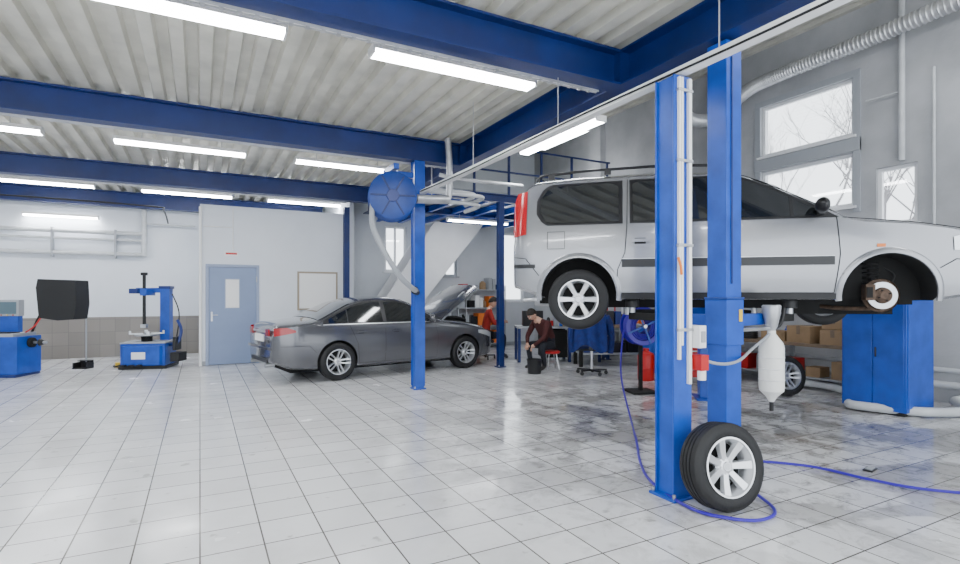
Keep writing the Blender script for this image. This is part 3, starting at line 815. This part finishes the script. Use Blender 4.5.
for z in (.70,.80,.90): mb.lathe([(.104,-.006),(.109,0),(.104,.006)],M_whitep,OM@Tr(0,0,z),24)
mb.cyl((ob_.x,ob_.y,.42),(ob_.x,ob_.y,.52),.018,M_black)
mb.lathe([(.03,1.14),(.05,1.18),(.075,1.30),(.08,1.36),(.07,1.37)],M_galv,OM,20)
mb.tube([(ob_.x,ob_.y,1.15),(ob_.x+.1,ob_.y-.02,1.2),(ob_.x+.14,ob_.y-.03,1.34)],.016,M_black)
mb.tube([(bx_+.106,by_+.02,1.16),(ob_.x-.03,ob_.y,1.16)],.018,M_steel,sub=1)
mb.tube([(ob_.x,ob_.y,1.12),C(2.35,4.6,1.0),C(2.05,4.25,.93),C(1.75,3.95,.95),Vector((3.17,2.72,1.02))],.012,M_trimg)
mb.build('oil_drain_bottle')
mb=MB();q=C(3.25,4.45,0);PM=Tr(q)@Rz(.2)
mb.bx(-.07,.07,-.035,.035,0,.012,M_blackp,PM);mb.bx(-.05,.05,-.025,.025,.012,.018,M_trimg,PM);mb.build('rubber_pad',.003)

# ================================================================ RIGHT SIDE FURNITURE
mb=MB()
cxx,cyy=7.75,3.62
mb.bx(cxx-.33,cxx+.33,cyy-.36,cyy+.36,.05,1.42,M_blue);mb.bx(cxx-.35,cxx+.35,cyy-.38,cyy+.38,1.42,1.45,M_dblue);mb.bx(cxx-.3,cxx+.3,cyy-.33,cyy+.33,0,.05,M_black)
mb.bx(cxx-.342,cxx-.33,cyy-.34,cyy-.005,.1,1.38,M_blue);mb.bx(cxx-.342,cxx-.33,cyy+.005,cyy+.34,.1,1.38,M_blue)
mb.bx(cxx-.355,cxx-.342,cyy-.05,cyy-.03,.7,.82,M_blackp)
mb.bx(cxx-.30,cxx+.3,cyy-.372,cyy-.36,.1,1.38,M_blue)
mb.build('tool_cabinet',.008)
BZ=.72
mb=MB()
mb.bx(8.25,8.84,4.3,6.9,BZ-.05,BZ,M_wood)
for x in (8.29,8.80):
    for y in (4.36,5.5,6.84): mb.bx(x-.03,x+.03,y-.03,y+.03,0,BZ-.05,M_trimg)
mb.bx(8.29,8.8,4.36,6.84,.18,.2,M_trimg)
mb.build('workbench',.004)
def cbox(c,s,rot,name='cardboard_box'):
    mb=MB();A=Tr(c)@Rz(rot);mb.bx(-s[0]/2,s[0]/2,-s[1]/2,s[1]/2,0,s[2],M_card,A)
    mb.bx(-s[0]/2-.002,s[0]/2+.002,-.03,.03,s[2]*.5,s[2]+.003,M_wood,A);mb.bx(-s[0]/2,s[0]/2,-.004,.004,s[2],s[2]+.006,M_dark,A)
    mb.build(name,.003)
cbox((8.45,4.6,BZ),(.3,.35,.22),.1);cbox((8.47,5.08,BZ),(.34,.4,.26),-.1);cbox((8.46,4.62,BZ+.23),(.26,.3,.16),.2);cbox((8.47,5.55,BZ),(.3,.38,.16),.15);cbox((8.5,6.6,BZ),(.36,.4,.30),-.1)
mb=MB();cq=Vector((8.45,6.08,BZ))
for k in range(6): mb.lathe([(.15+.018*math.cos(a),.018+.03*k+.018*math.sin(a)) for a in np.linspace(0,6.283,8)],M_black,Tr(cq),28)
mb.build('coiled_cable')
mb=MB()
for i in range(5):
    mb.lathe([(.001,0),(.035,0),(.035,.15),(.015,.19),(.015,.22),(.001,.22)],[M_whitep,M_red,M_yel,M_black,M_blue][i],Tr(8.77,4.38+.3*i,BZ),14)
mb.build('spray_bottles')
mb=MB()
for i,(dy,r) in enumerate(((0,.30),(.35,.27),(.75,.22),(1.2,.25))):
    mb.tube([(8.98-.04,4.5+dy,1.65),(8.9,4.5+dy+r,1.35),(8.9,4.5+dy+r*.4,1.08),(8.9,4.5+dy-r*.3,1.3),(8.94,4.5+dy,1.65)],.024,M_pipew if i%2 else M_black)
mb.bx(8.93,9.0,4.4,5.9,1.65,1.7,M_steel)
mb.build('wall_hung_hoses')
mb=MB();random.seed(12)
for i in range(6):
    y=4.5+.4*i;w=random.uniform(.1,.16);mb.bx(8.35,8.6,y-w,y+w,.202,.202+random.uniform(.15,.32),random.choice([M_dblue,M_blackp,M_card,M_red,M_trimg]))
mb.build('storage_crates',.004)
mb=MB()
RM=Tr(C(3.52,8.95,0))@Rz(-YAW+.1)
mb.bx(-.33,.33,-.22,.22,.12,.92,M_red,RM);mb.bx(-.35,.35,-.24,.24,.92,.96,M_black,RM)
for k in range(5): mb.bx(-.31,.31,-.235,-.22,.15+.15*k,.28+.15*k,M_red,RM);mb.bx(-.28,.28,-.25,-.235,.24+.15*k,.26+.15*k,M_steel,RM)
for i in(-.26,.26):
    for j in(-.17,.17): mb.cyl((i-.015,j,.06),(i+.015,j,.06),.06,M_black,M=RM);mb.bx(i-.02,i+.02,j-.02,j+.02,.08,.12,M_steel,RM)
mb.tube([(.35,-.2,.85),(.42,-.2,.9),(.42,.2,.9),(.35,.2,.85)],.012,M_steel,M=RM,sub=1)
mb.bx(-.2,.1,-.1,.12,.96,1.05,M_blackp,RM);mb.cyl((.2,0,.96),(.2,0,1.12),.05,M_whitep,M=RM)
mb.build('tool_trolley',.004)
mb=MB()
DM=Tr(C(1.65,12.0,0))@Rz(-YAW+.05)
mb.bx(-.85,1.0,-.35,.35,.74,.78,M_trimg,DM)
for i in(-.81,.3,.96):
    for j in(-.3,.3): mb.bx(i-.03,i+.03,j-.03,j+.03,0,.74,M_beam,DM)
mb.bx(-.3,.25,-.3,.3,.1,.70,M_dark,DM);mb.bx(.4,.95,-.28,.3,.35,.38,M_trimg,DM)
mb.build('workshop_desk',.004)
mb=MB()
mb.bx(-.7,-.25,-.1,.1,.78,1.12,M_blackp,DM);mb.bx(-.68,-.27,-.108,-.1,.82,1.1,M_blackp,DM);mb.bx(-.55,-.4,-.1,.15,.78,.80,M_blackp,DM);mb.build('computer_monitor',.004)
mb=MB();cols=[M_blackp,M_red,M_trimg,M_blue,M_yel,M_steel,M_card,M_whitep]
random.seed(9)
for i in range(12):
    x=-.15+i*.095;h=random.uniform(.08,.34)
    if i%3==0: mb.lathe([(.001,0),(.04,0),(.04,h*.8),(.02,h),(.001,h)],cols[i%8],DM@Tr(x,random.uniform(-.25,-.1),.78),14)
    else: mb.bx(x-.04,x+.04,-.05,.15,.78,.78+h,cols[i%8],DM)
mb.build('bench_clutter',.004)
def shelf(P,rot,W=1.2,seed=1):
    mb=MB();SH=Tr(P)@Rz(rot);random.seed(seed)
    for z in (.1,.6,1.1,1.6): mb.bx(-W/2,W/2,-.22,.22,z,z+.03,M_trimg,SH)
    for i in(-W/2,W/2-.03):
        for j in(-.22,.19): mb.bx(i,i+.03,j,j+.03,0,1.75,M_trimg,SH)
    for z in (.13,.63,1.13,1.63):
        x=-W/2+.06
        while x<W/2-.2:
            w=random.uniform(.08,.2);h=random.uniform(.12,.38)
            cm=random.choice([M_blackp,M_card,M_trimg,M_dblue,M_red,M_blackp,M_whitep,M_dark,M_orange])
            if random.random()<.35: mb.lathe([(.001,0),(w*.45,0),(w*.45,h*.8),(w*.25,h*.9),(w*.25,h),(.001,h)],cm,SH@Tr(x+w/2,0,z),14)
            else: mb.bx(x,x+w,-.15,.15,z,z+h,cm,SH)
            x+=w+.02
    mb.build('storage_shelf',.003)
shelf(C(2.72,12.85,0),-YAW,1.2,3)
shelf((6.95,13.32,0),0,1.5,8)
mb=MB()
PB=Tr(C(2.75,11.2,0))@Rz(-YAW+.05)
mb.bx(-.75,.75,-.3,.3,.80,.86,M_wood,PB)
for i in(-.7,.7):
    for j in(-.25,.25): mb.bx(i-.035,i+.035,j-.035,j+.035,0,.8,M_dark,PB)
mb.bx(-.7,.7,-.27,.27,.25,.28,M_trimg,PB);mb.bx(-.75,.75,.28,.31,.86,1.45,M_trimg,PB)
mb.build('parts_bench',.004)
mb=MB();random.seed(5)
x=-.68
while x<.6:
    w=random.uniform(.08,.2);h=random.uniform(.08,.3);mb.bx(x,x+w,-.2,.15,.862,.862+h,random.choice([M_blackp,M_orange,M_trimg,M_dblue,M_blackp,M_whitep]),PB);x+=w+.03
x=-.62
while x<.5:
    w=random.uniform(.18,.3);h=random.uniform(.2,.4);mb.bx(x,x+w,-.2,.2,.282,.282+h,random.choice([M_blackp,M_card,M_dblue]),PB);x+=w+.03
for k in range(9):
    xx=-.65+.16*k;mb.bx(xx,xx+.025,.262,.278,1.0,1.0+random.uniform(.15,.35),random.choice([M_steel,M_red,M_blackp]),PB)
mb.build('hand_tools',.003)
# red canister and oil drum standing beyond the lift
mb=MB()
RC=Tr(C(2.86,9.2,0))
mb.lathe([(.001,.0),(.13,.0),(.14,.02),(.14,.42),(.12,.47),(.05,.50),(.05,.55),(.001,.55)],M_red,RC,24)
mb.lathe([(.139,.2),(.145,.21),(.139,.22)],M_red,RC,24);mb.build('red_canister')
mb=MB();OD=Tr(C(3.35,10.3,0))
mb.lathe([(.001,.0),(.28,.0),(.29,.02),(.285,.28),(.295,.29),(.285,.30),(.285,.58),(.295,.59),(.285,.60),(.29,.86),(.28,.88),(.27,.86),(.001,.86)],M_blue,OD,32);mb.build('oil_drum')

def swivel(name,P,rot,seatz=.48,draped=False):
    mb=MB();A=Tr(P)@Rz(rot)
    for k in range(5):
        a=k*2*math.pi/5
        mb.prism([(0,-.03),(.28,-.018),(.28,.018),(0,.03)],.07,.10,M_blackp,A@Rz(a));mb.cyl((.27*math.cos(a)-.015,.27*math.sin(a),.035),(.27*math.cos(a)+.015,.27*math.sin(a),.035),.034,M_black,M=A)
    mb.cyl((0,0,.08),(0,0,seatz-.04),.028,M_steel,M=A)
    def seat(u,v): 
        x=-.24+.48*u;y=-.24+.48*v;return (x,y,seatz+.03-.25*(abs(u-.5)**4+abs(v-.5)**4)*2)
    mb.grid(seat,8,8,M_dblu2 if draped else M_pants,A);mb.bx(-.22,.22,-.22,.22,seatz-.05,seatz,M_pants,A)
    mb.bx(-.27,-.24,-.03,.03,seatz-.03,seatz+.3,M_blackp,A)
    mb.bx(-.30,-.24,-.22,.22,seatz+.15,seatz+.58,M_dblu2 if draped else M_pants,A)
    if draped:
        def cl(side):
            def fn(u,v):
                y=-.27+.54*u;z=seatz+.64-(.60+.06*math.sin(u*7))*v
                return (-.27+side*(.05+.09*v+.03*math.sin(u*17+v*2)),y*(1+.12*v),z-.05*abs(u-.5)*2-.02*abs(math.sin(u*9)))
            return fn
        mb.grid(cl(1),24,8,M_dblu2,A);mb.grid(cl(-1),24,8,M_dblu2,A)
        mb.grid(lambda u,v:(-.32+.1*v,-.27+.54*u,seatz+.64-.05*abs(u-.5)*2+.03*math.sin(math.pi*v)-.02*abs(math.sin(u*9))),20,4,M_dblu2,A)
        for s in(-1,1): mb.tube([(-.27,s*.26,seatz+.58),(-.24,s*.34,seatz+.4),(-.2,s*.36,seatz+.12),(-.18,s*.34,seatz-.08)],[.075,.05],M_dblu2,M=A)
    for s in(-1,1): mb.tube([(-.05,s*.23,seatz-.02),(-.05,s*.29,seatz+.02),(-.05,s*.29,seatz+.2),(.15,s*.29,seatz+.21)],.014,M_blackp,M=A,sub=1)
    mb.build(name)
swivel('office_chair',C(2.07,9.9,0),-YAW+math.radians(75),.50,True)

# ================================================================ PEOPLE
def person(name,M,J,shirt,head_pitch=0.0,head_yaw=0.0,hair=M_hair):
    order=['pelvis','spine','chest','neck','headb','shL','elL','wrL','haL','shR','elR','wrR','haR','hiL','knL','anL','toL','hiR','knR','anR','toR']
    E=[('pelvis','spine'),('spine','chest'),('chest','neck'),('neck','headb'),('chest','shL'),('shL','elL'),('elL','wrL'),('wrL','haL'),('chest','shR'),('shR','elR'),('elR','wrR'),('wrR','haR'),
       ('pelvis','hiL'),('hiL','knL'),('knL','anL'),('anL','toL'),('pelvis','hiR'),('hiR','knR'),('knR','anR'),('anR','toR')]
    R={'pelvis':(.15,.13),'spine':(.145,.115),'chest':(.165,.125),'neck':(.062,.06),'headb':(.055,.055),'sh':(.075,.075),'el':(.05,.05),'wr':(.035,.035),'ha':(.04,.02),'hi':(.10,.10),'kn':(.065,.065),'an':(.045,.045),'to':(.045,.03)}
    me=bpy.data.meshes.new('t');me.from_pydata([J[o] for o in order],[(order.index(a),order.index(b)) for a,b in E],[])
    ob=bpy.data.objects.new('t',me);bpy.context.collection.objects.link(ob)
    m=ob.modifiers.new('s','SKIN');m.use_smooth_shade=True
    for i,o in enumerate(order):
        r=R.get(o) or R[o[:2]];sv=me.skin_vertices[0].data[i];sv.radius=r;sv.use_root=(o=='pelvis')
    s2=ob.modifiers.new('u','SUBSURF');s2.levels=2;s2.render_levels=2
    dg=bpy.context.evaluated_depsgraph_get();dg.update()
    me2=bpy.data.meshes.new_from_object(ob.evaluated_get(dg),depsgraph=dg)
    bpy.data.objects.remove(ob)
    mb=MB();mats={'pelvis':M_pants,'spine':shirt,'chest':shirt,'neck':M_skin,'headb':M_skin,'sh':shirt,'el':shirt,'wr':shirt,'ha':M_skin,'hi':M_pants,'kn':M_pants,'an':M_pants,'to':M_shoe}
    pts=[]
    for a,b in E:
        A,Bv=Vector(J[a]),Vector(J[b])
        ma=mats.get(a) or mats[a[:2]];mc=mats.get(b) or mats[b[:2]]
        for k in range(11):
            t=k/10
            cut=.5
            if b[:2] in('ha',): cut=.25
            if b[:2]=='to': cut=.15
            if b=='neck': cut=.75;mc=M_skin
            if b[:2]=='hi': cut=0
            pts.append((A.lerp(Bv,t),ma if t<cut else mc))
    for v in me2.vertices: mb.v.append(M@v.co)
    for p in me2.polygons:
        c=p.center;best=min(pts,key=lambda q:(q[0]-c).length_squared)[1]
        mb.f.append(list(p.vertices));mb.m.append(mb.mi(best));mb.sm.append(True)
    for s in('L','R'):
        w,h=Vector(J['wr'+s]),Vector(J['ha'+s]);d=(h-w).normalized()
        side=d.cross(Vector((0,0,1)));side=side.normalized() if side.length>.1 else Vector((0,1,0))
        dn=side.cross(d)
        if dn.z>0: dn=-dn
        for k,(o,L) in enumerate(((-.027,.058),(-.009,.072),(.010,.068),(.028,.054))):
            b=h+side*o-d*.01
            mb.tube([b,b+d*L*.5+dn*.008,b+d*L*.8+dn*.028,b+d*L*.85+dn*.046],[.0095,.007],M_skin,n=8,M=M,sub=3)
        sg=1 if s=='L' else -1
        sd=side*(-sg) if (side*(-sg)).y*sg<0 else side*sg
        b=w.lerp(h,.55)
        mb.tube([b+sd*.02,b+sd*.045+d*.02,b+sd*.05+d*.05+dn*.015],[.011,.008],M_skin,n=8,M=M,sub=3)
    HB=M@Tr(J['headb'])@Rz(head_yaw)@Ry(head_pitch)@Tr(.015,0,.09)
    def hd(u,v):
        th=math.pi*u;ph=2*math.pi*v
        x=math.sin(th)*math.cos(ph);y=math.sin(th)*math.sin(ph);z=math.cos(th)
        X=.098*x;Y=.076*y;Z=.118*z
        if z<0: k=1+.28*z;Y*=k;X*=(1+.12*z) if x>0 else (1+.4*z)
        if x>.75 and abs(z+.0)<.15: X-=.004
        return (X,Y,Z)
    mb.grid(hd,18,24,M_skin,HB)
    mb.add([(.094,-.008,.012),(.094,.008,.012),(.092,-.017,-.032),(.092,.017,-.032),(.121,0,-.026),(.10,0,.02)],[(0,2,4,5),(1,5,4,3),(2,3,4),(0,5,1)],M_skin,HB,True)
    for s in(-1,1):
        mb.ball((.082,s*.032,.004),(.012,.016,.009),M_paper,HB,8);mb.ball((.091,s*.032,.004),(.005,.006,.006),M_hair,HB,8)
        mb.box((.09,s*.032,.024),(.008,.03,.005),hair,HB)
        mb.ball((.0,s*.077,-.008),(.018,.009,.03),M_skin,HB,10)
    mb.box((.087,0,-.06),(.01,.042,.007),M_lips,HB)
    def hr(u,v):
        ph=2*math.pi*v;lim=1.15+.85*(1-math.cos(ph))/2
        th=lim*u
        return (.106*math.sin(th)*math.cos(ph)-.004,.084*math.sin(th)*math.sin(ph),.128*math.cos(th))
    mb.grid(hr,10,24,hair,HB)
    mb.build(name)
J=dict(pelvis=(0,0,.56),spine=(.03,0,.76),chest=(.08,0,.98),neck=(.13,0,1.16),headb=(.16,0,1.23),
 shL=(.10,.19,1.07),elL=(.22,.24,.84),wrL=(.42,.14,.86),haL=(.50,.10,.88),shR=(.10,-.19,1.07),elR=(.20,-.25,.82),wrR=(.40,-.14,.84),haR=(.48,-.10,.86),
 hiL=(.05,.10,.54),knL=(.45,.14,.55),anL=(.42,.14,.10),toL=(.56,.15,.045),hiR=(.05,-.10,.54),knR=(.45,-.14,.55),anR=(.40,-.14,.10),toR=(.54,-.15,.045))
person('seated_mechanic',Tr(C(.10,12.35,0))@Rz(-YAW+.1),J,M_shirtr,head_pitch=.35)
swivel('office_chair',C(.07,12.35,0),-YAW+.1,.43)
J2=dict(pelvis=(0,0,.50),spine=(.10,0,.68),chest=(.24,0,.86),neck=(.38,0,1.0),headb=(.44,0,1.04),
 shL=(.29,.19,.92),elL=(.40,.24,.66),wrL=(.52,.10,.52),haL=(.57,.06,.46),shR=(.29,-.19,.92),elR=(.42,-.24,.66),wrR=(.54,-.10,.54),haR=(.59,-.06,.48),
 hiL=(.05,.10,.48),knL=(.44,.20,.50),anL=(.36,.20,.10),toL=(.50,.22,.045),hiR=(.05,-.10,.48),knR=(.44,-.20,.50),anR=(.36,-.20,.10),toR=(.50,-.22,.045))
person('crouching_mechanic',Tr(C(1.42,10.6,0))@Rz(-YAW+math.radians(215)),J2,M_shirtm,head_pitch=.75)
mb=MB();A=Tr(C(1.42,10.6,0))
mb.lathe([(.001,.31),(.15,.31),(.17,.33),(.17,.35),(.15,.365),(.001,.365)],M_red,A,24)
for k in range(4):
    a=k*math.pi/2+.5;mb.cyl((.1*math.cos(a),.1*math.sin(a),.32),(.17*math.cos(a),.17*math.sin(a),0),.013,M_steel,M=A,n=8)
mb.lathe([(.13,.15),(.142,.16),(.13,.17)],M_steel,A,20)
mb.build('work_stool')
mb=MB();A=Tr(C(1.02,10.0,0))
mb.lathe([(.001,0),(.12,0),(.14,.26),(.15,.26),(.148,.27),(.132,.27),(.115,.02),(.001,.02)],M_black,A,24);mb.build('bucket')
# ================================================================ TYRE CHANGER
mb=MB()
A=Tr(C(-6.75,10.95,0))@Rz(-YAW+math.radians(12))
mb.bx(-.42,.38,-.35,.30,.06,.50,M_blue,A)
mb.prism([(-.35,-.42),(.30,-.42),(.34,-.351),(-.40,-.351)],.08,.46,M_blue,A)
mb.bx(-.45,.42,-.38,.34,0,.06,M_black,A);mb.bx(-.43,.39,-.36,.31,.50,.53,M_trimg,A)
mb.bx(-.20,.05,-.43,-.42,.2,.34,M_paper,A)
TT=A@Tr(-.05,-.06,0)
mb.cyl((0,0,.52),(0,0,.64),.10,M_dark,M=TT);mb.lathe([(.001,.64),(.20,.64),(.22,.65),(.22,.67),(.001,.67)],M_steel,TT,32)
for k in range(4): mb.box((.19,0,.685),(.24,.05,.03),M_steel,TT@Rz(k*math.pi/2+.4));mb.box((.29,0,.71),(.04,.06,.07),M_steel,TT@Rz(k*math.pi/2+.4))
mb.bx(.10,.28,.20,.42,.06,1.62,M_blue,A);mb.bx(.08,.30,.18,.44,1.60,1.66,M_dblue,A)
mb.bx(-.36,.28,.22,.36,1.52,1.62,M_blue,A)
mb.bx(-.36,-.20,-.12,.36,1.50,1.60,M_dblue,A)
mb.cyl((-.10,-.06,.86),(-.10,-.06,1.88),.03,M_black,M=A);mb.bx(-.16,-.04,-.12,.36,1.46,1.60,M_blue,A);mb.box((-.10,-.06,.84),(.10,.13,.07),M_steel,A);mb.cyl((-.16,-.06,1.9),(-.04,-.06,1.9),.03,M_black,M=A)
mb.tube([(.38,-.1,.45),(.55,-.15,.5),(.60,-.1,.75),(.5,0,.95)],.03,M_dblue,M=A);mb.bx(.50,.56,-.30,.05,.35,.62,M_black,A)
mb.prism([(.44,-.25),(.60,-.25),(.66,.05),(.44,.05)],.12,.30,M_black,A)
mb.tube([(.3,.3,1.5),(.45,.25,1.1),(.42,.2,.6),(.38,.1,.4)],.012,M_black,M=A)
for k in range(3): mb.bx(-.36+.14*k,-.28+.14*k,-.54,-.40,.07,.10,M_black,A)
mb.tube([(-.42,.0,.1),(-.6,-.1,.03),(-.7,.1,.03),(-.55,.25,.03)],.015,M_black,M=A)
mb.cyl((-.58,.05,0),(-.58,.05,.10),.09,M_yel,M=A)
mb.build('tyre_changer',.006)
# ================================================================ WHEEL BALANCER
mb=MB()
A=Tr(C(-8.62,9.75,0))@Rz(-YAW+math.radians(6))
mb.prism([(-.5,-.30),(.36,-.30),(.40,.25),(-.5,.25)],.05,.72,M_blue,A);mb.bx(-.52,.36,-.34,.28,0,.05,M_dblue,A)
mb.bx(-.5,.30,-.31,.27,.72,.78,M_trimg,A)
for k in range(3): mb.bx(-.46+.24*k,-.26+.24*k,-.26,-.02,.78,.80,M_black,A)
mb.cyl((.36,0,.60),(.66,0,.60),.025,M_steel,M=A);mb.cyl((.36,0,.60),(.44,0,.60),.09,M_dark,M=A);mb.cyl((.54,0,.60),(.60,0,.60),.07,M_black,r2=.04,M=A)
mb.bx(-.25,.10,.10,.22,.78,1.10,M_blue,A);mb.bx(-.36,.14,.06,.20,1.08,1.38,M_trimg,A);mb.bx(-.32,.10,.052,.062,1.12,1.34,M_screen,A)
for k in range(4): mb.cyl((-.25+.1*k,.04,1.10),(-.25+.1*k,.06,1.10),.012,M_red if k%2 else M_yel,M=A,n=8)
G=A@Tr(.55,.12,0)
mb.prism([(.02,1.05),(.34,1.0),(.62,1.02),(.66,1.30),(.64,1.74),(.0,1.76),(-.03,1.6)],-.20,.20,M_black,G@Rx(math.pi/2))
mb.tube([(-.3,.1,.76),(-.15,.1,1.1),(.05,.0,1.3)],.022,M_dark,M=G)
mb.tube([(-.3,-.1,.76),(-.1,-.12,.9),(.05,-.15,1.1)],.014,M_red,M=G)
mb.build('wheel_balancer',.006)
mb=MB();A=Tr(C(-7.95,10.7,0))@Rz(-YAW)
mb.prism([(-.14,-.12),(.14,-.12),(.12,.10),(-.12,.10)],0,.015,M_black,A);mb.bx(-.13,.13,.09,.11,0,.16,M_black,A);mb.bx(-.14,-.12,-.10,.1,0,.12,M_black,A);mb.bx(.12,.14,-.10,.1,0,.12,M_black,A);mb.bx(-.12,.12,0.0,.1,.14,.155,M_black,A)
mb.tube([(0,.08,.12),(0,.08,1.25)],.014,M_trimg,M=A,sub=1);mb.tube([(0,.08,1.15),(0,.08,1.38)],.022,M_black,M=A,sub=1)
mb.build('long_handled_dustpan')
# trees outside the right windows
def tree(x,y,h):
    mb=MB()
    def br(p,d,L,r,lv):
        q=p+d*L;mb.tube([p,p.lerp(q,.5)+Vector((random.uniform(-.05,.05)*L,random.uniform(-.05,.05)*L,0)),q],[r,r*.6],M_bark,n=5,sub=2)
        if lv==0: return
        for k in range(3):
            a=Vector((random.uniform(-1,1),random.uniform(-1,1),random.uniform(.0,.8))).normalized()
            br(p.lerp(q,random.uniform(.55,1)),(d*.7+a*.75).normalized(),L*.68,r*.5,lv-1)
    br(Vector((x,y,-.5)),Vector((0,0,1)),h*.45,.10,5)
    mb.build('bare_tree')
random.seed(4)
for x,y,h in ((20,11.5,10),(24,16,12),(18,8.5,8)): tree(x,y,h)
mb=MB();mb.bx(9.3,40,-10,40,-.6,-.5,M_white);mb.build('ground_snow')

# ================================================================ LIGHT
w=bpy.data.worlds.new('World');bpy.context.scene.world=w;w.use_nodes=True
bg=w.node_tree.nodes['Background'];bg.inputs[0].default_value=(.88,.94,1.0,1);bg.inputs[1].default_value=4.2
cam=bpy.data.cameras.new('Camera');co=bpy.data.objects.new('Camera',cam);bpy.context.collection.objects.link(co)
co.location=(0,0,1.45);co.rotation_euler=(math.pi/2,0,-YAW);cam.sensor_width=36;cam.lens=36*534/960;cam.shift_y=14/960
cam.clip_start=.05
bpy.context.scene.camera=co
